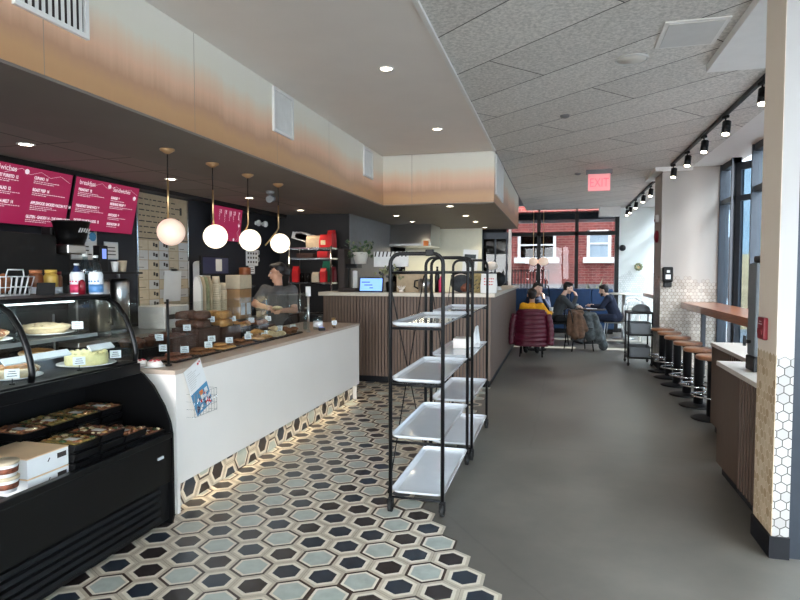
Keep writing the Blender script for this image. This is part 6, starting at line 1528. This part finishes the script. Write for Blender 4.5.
# woman in mustard with the burgundy jacket over her chair
chair((-0.46, 11.36, 0), 0, 'black chair with a burgundy puffer jacket hung over its back')
J = seat_joints(0.06); J.update(elR=(0.33, 0.10, 0.80), wrR=(0.36, 0.34, 0.84), anR=(0.1, 0.12, 0.085), toeR=(0.11, 0.25, 0.045), anL=(-0.12, 0.10, 0.085), toeL=(-0.12, 0.24, 0.045))
t, P = person('person in mustard sweater sitting with back to the camera', (-0.46, 11.36, 0), 0, J, 'cloth_mustard', 'cloth_black', hair='short', hs=1.05); t.scale = (0.93, 0.93, 0.93)
t = thing('puffer_jacket', 'burgundy quilted puffer jacket hanging over a chair back', 'jacket', (-0.46, 11.36, 0))
def quilt(name, f, nu, nv, th):
    q = MB().use('puffer_burgundy'); F, B = [], []
    for j in range(nv + 1):
        rf, rb = [], []
        for i in range(nu + 1):
            u, v = i / nu, j / nv; p, n = f(u, v); b_ = 0.026 * abs(math.sin(v * PI * 8)) ** 0.6
            rf.append(q.bm.verts.new(Vector(p) + Vector(n) * b_)); rb.append(q.bm.verts.new(Vector(p) - Vector(n) * th))
        F.append(rf); B.append(rb)
    for j in range(nv):
        for i in range(nu):
            q.bm.faces.new((F[j][i], F[j][i + 1], F[j + 1][i + 1], F[j + 1][i])); q.bm.faces.new((B[j][i], B[j + 1][i], B[j + 1][i + 1], B[j][i + 1]))
    for j in range(nv):
        q.bm.faces.new((F[j][0], F[j + 1][0], B[j + 1][0], B[j][0])); q.bm.faces.new((F[j][nu], B[j][nu], B[j + 1][nu], F[j + 1][nu]))
    for i in range(nu):
        q.bm.faces.new((F[0][i], B[0][i], B[0][i + 1], F[0][i + 1])); q.bm.faces.new((F[nv][i], F[nv][i + 1], B[nv][i + 1], B[nv][i]))
    bmesh.ops.recalc_face_normals(q.bm, faces=list(q.bm.faces)); q.build(name, None, t, None, True)
def back(u, v):
    w = 0.27 + 0.03 * v; x = (u - 0.5) * 2 * w
    return (x, -0.30 - 0.05 * v + 0.10 * (abs(u - 0.5) * 2) ** 3 + 0.006 * math.sin(u * 17), 0.835 - 0.63 * v), (0, -1, 0)
quilt('back', back, 24, 64, 0.02)
for sx in (-1, 1):
    q = MB().use('puffer_burgundy'); pts, rs = [], []
    for i in range(33):
        v = i / 32; pts.append((sx * (0.29 + 0.06 * math.sin(v * 2.2)), -0.24 - 0.04 * v, 0.79 - 0.56 * v)); rs.append(0.045 + 0.018 * abs(math.sin(v * PI * 7)) ** 0.6)
    q.tube(pts, rs, 12); q.build('sleeve', None, t)
MB().use('puffer_burgundy').tube([(-0.24, -0.27, 0.835), (-0.1, -0.285, 0.85), (0.1, -0.285, 0.85), (0.24, -0.27, 0.835)], 0.035, 10).build('collar', None, t)
table((-0.42, 12.22, 0), 0.35, 0.74, 'small dark round table in front of the person in mustard')
cup((-0.12, 12.15, 0.741), 0.04, 0.11, 'white paper cup on the table of the person in mustard', None, 'paper_white')
chair((-0.40, 12.95, 0), PI, 'black chair of the dark haired person facing the camera')
J = seat_joints(0.05); J.update(elL=(-0.22, 0.16, 0.80), wrL=(-0.12, 0.22, 1.0), hdL=(0.2, -0.1, 1))
person('dark haired person in dark jacket sitting behind the person in mustard', (-0.40, 12.95, 0), PI, J, 'cloth_navy', 'cloth_black', skin='skin_pale', hair='long', yaw=0.9)
# man in grey at the middle table
chair((0.0, 13.42, 0), -1.45, 'black chair of the man in the grey jacket')
J = seat_joints(0.14); J.update(head=(0, 0.26, 1.20), elR=(0.22, 0.32, 0.80), wrR=(0.10, 0.42, 1.03), hdR=(-0.2, -0.4, 0.9), elL=(-0.24, 0.28, 0.80), wrL=(-0.10, 0.46, 0.80))
person('person in slate grey jacket leaning on the table with hand to chin', (-0.04, 13.42, 0), -1.45, J, 'cloth_slate', 'cloth_black', skin='skin_pale', yaw=-0.2, pitch=-0.25)
table((0.66, 13.72, 0), 0.36, 0.75, 'dark round table between the two men at the back')
cup((0.40, 13.58, 0.751), 0.042, 0.10, 'white cup on the table between the two men', None, 'paper_white')
tag(MB().use('paper_white').box(-0.11, 0.11, -0.08, 0.08, 0, 0.004).build('paper_sheet', None, None, (0.72, 13.68, 0.751)), 'sheet of white paper on the table between the two men', 'paper')
chair((1.22, 13.95, 0), 1.35, 'pale grey chair of the person in the navy jacket', 'steel', 'pale chairs at the back')
J = seat_joints(0.12); J.update(head=(0, 0.24, 1.14), neck=(0, 0.17, 1.02), elR=(0.22, 0.30, 0.78), wrR=(0.08, 0.46, 0.80))
t, P = person('bearded person in navy jacket facing left at the back table', (1.22, 13.95, 0), 1.35, J, 'cloth_navy', 'cloth_navy', skin='skin_pale', pitch=-0.3)
blob('beard', [(P(-0.045, 0.05, -0.06), P(0, 0.075, -0.09), 0.026, 0.03), (P(0.045, 0.05, -0.06), P(0, 0.075, -0.09), 0.026, 0.03)], 0.009, 'hair_dark', t, 3)
# chair heaped with coats
chair((0.42, 12.35, 0), -1.2, 'black chair heaped with coats beside the person in slate grey')
def coat(name, caps, m, label, loc):
    o = blob(name, caps, 0.014, m, None, 2); o.location = loc; tag(o, label, 'coat')
coat('brown_coat', [((-0.10, 0, 0.86), (0.12, 0, 0.85), 0.05, 0.05), ((-0.09, -0.03, 0.80), (-0.10, -0.05, 0.46), 0.06, 0.07), ((-0.02, -0.06, 0.82), (0.0, -0.08, 0.40), 0.06, 0.085), ((0.07, -0.03, 0.80), (0.10, -0.05, 0.42), 0.07, 0.09), ((0.12, -0.02, 0.74), (0.19, -0.03, 0.52), 0.05, 0.06)], 'coat_brown', 'brown coat hanging over the chair beside the person in slate grey', (0.34, 12.22, -0.09))
coat('plaid_coat', [((-0.02, 0.0, 0.78), (0.16, 0.05, 0.76), 0.06, 0.06), ((0.05, -0.02, 0.72), (0.08, -0.06, 0.34), 0.07, 0.10), ((0.18, 0.02, 0.70), (0.24, 0.0, 0.30), 0.07, 0.11), ((0.26, 0.04, 0.55), (0.34, 0.04, 0.15), 0.05, 0.09)], 'coat_plaid', 'grey plaid coat hanging right of the brown coat', (0.54, 12.35, -0.06))
# pendant reflections modelled as glowing globes, and plant by the glass wall
for i, x in enumerate((-0.62, -0.37)):
    t = thing('globe_reflection', 'modelled reflection of a pale yellow globe in the glass back wall, %s of two' % ('left' if i == 0 else 'right'), 'reflection', (x, 15.9, 3.18), 0, 'modelled globe reflections by the glass back wall')
    MB().use('brass').cyl((0, 0, 0), (0, 0, -1.25), 0.006, 6).build('cord', None, t); MB().use('globe_dim').ball((0, 0, -1.36), 0.12, (1.15 if i else 1, 1.0, 0.85), 3).build('globe', None, t)  # cord and globe of the modelled reflection
t = thing('ledge_plant', 'yellow green leafy plant behind the glass back wall on the right', 'plant', (0.95, 17.1, -0.13))
MB().use('tub_grey').lathe([(0.0001, 0), (0.2, 0.001), (0.26, 0.8), (0.0001, 0.78)], seg=18).build('pot', None, t)
q = MB().use('leaf_dry'); random.seed(8)
for i in range(26):
    a = random.random() * 2 * PI; e = random.uniform(0.25, 0.55); p = Vector((0, 0, 0.8)); d = Vector((math.cos(a) * e, math.sin(a) * e, random.uniform(0.3, 0.75)))
    s_ = d.cross(Vector((0, 0, 1))).normalized() * 0.05
    q.bm.faces.new([q.bm.verts.new(v) for v in (p, p + d * 0.55 + s_, p + d, p + d * 0.55 - s_)])
q.build('leaves', None, t)
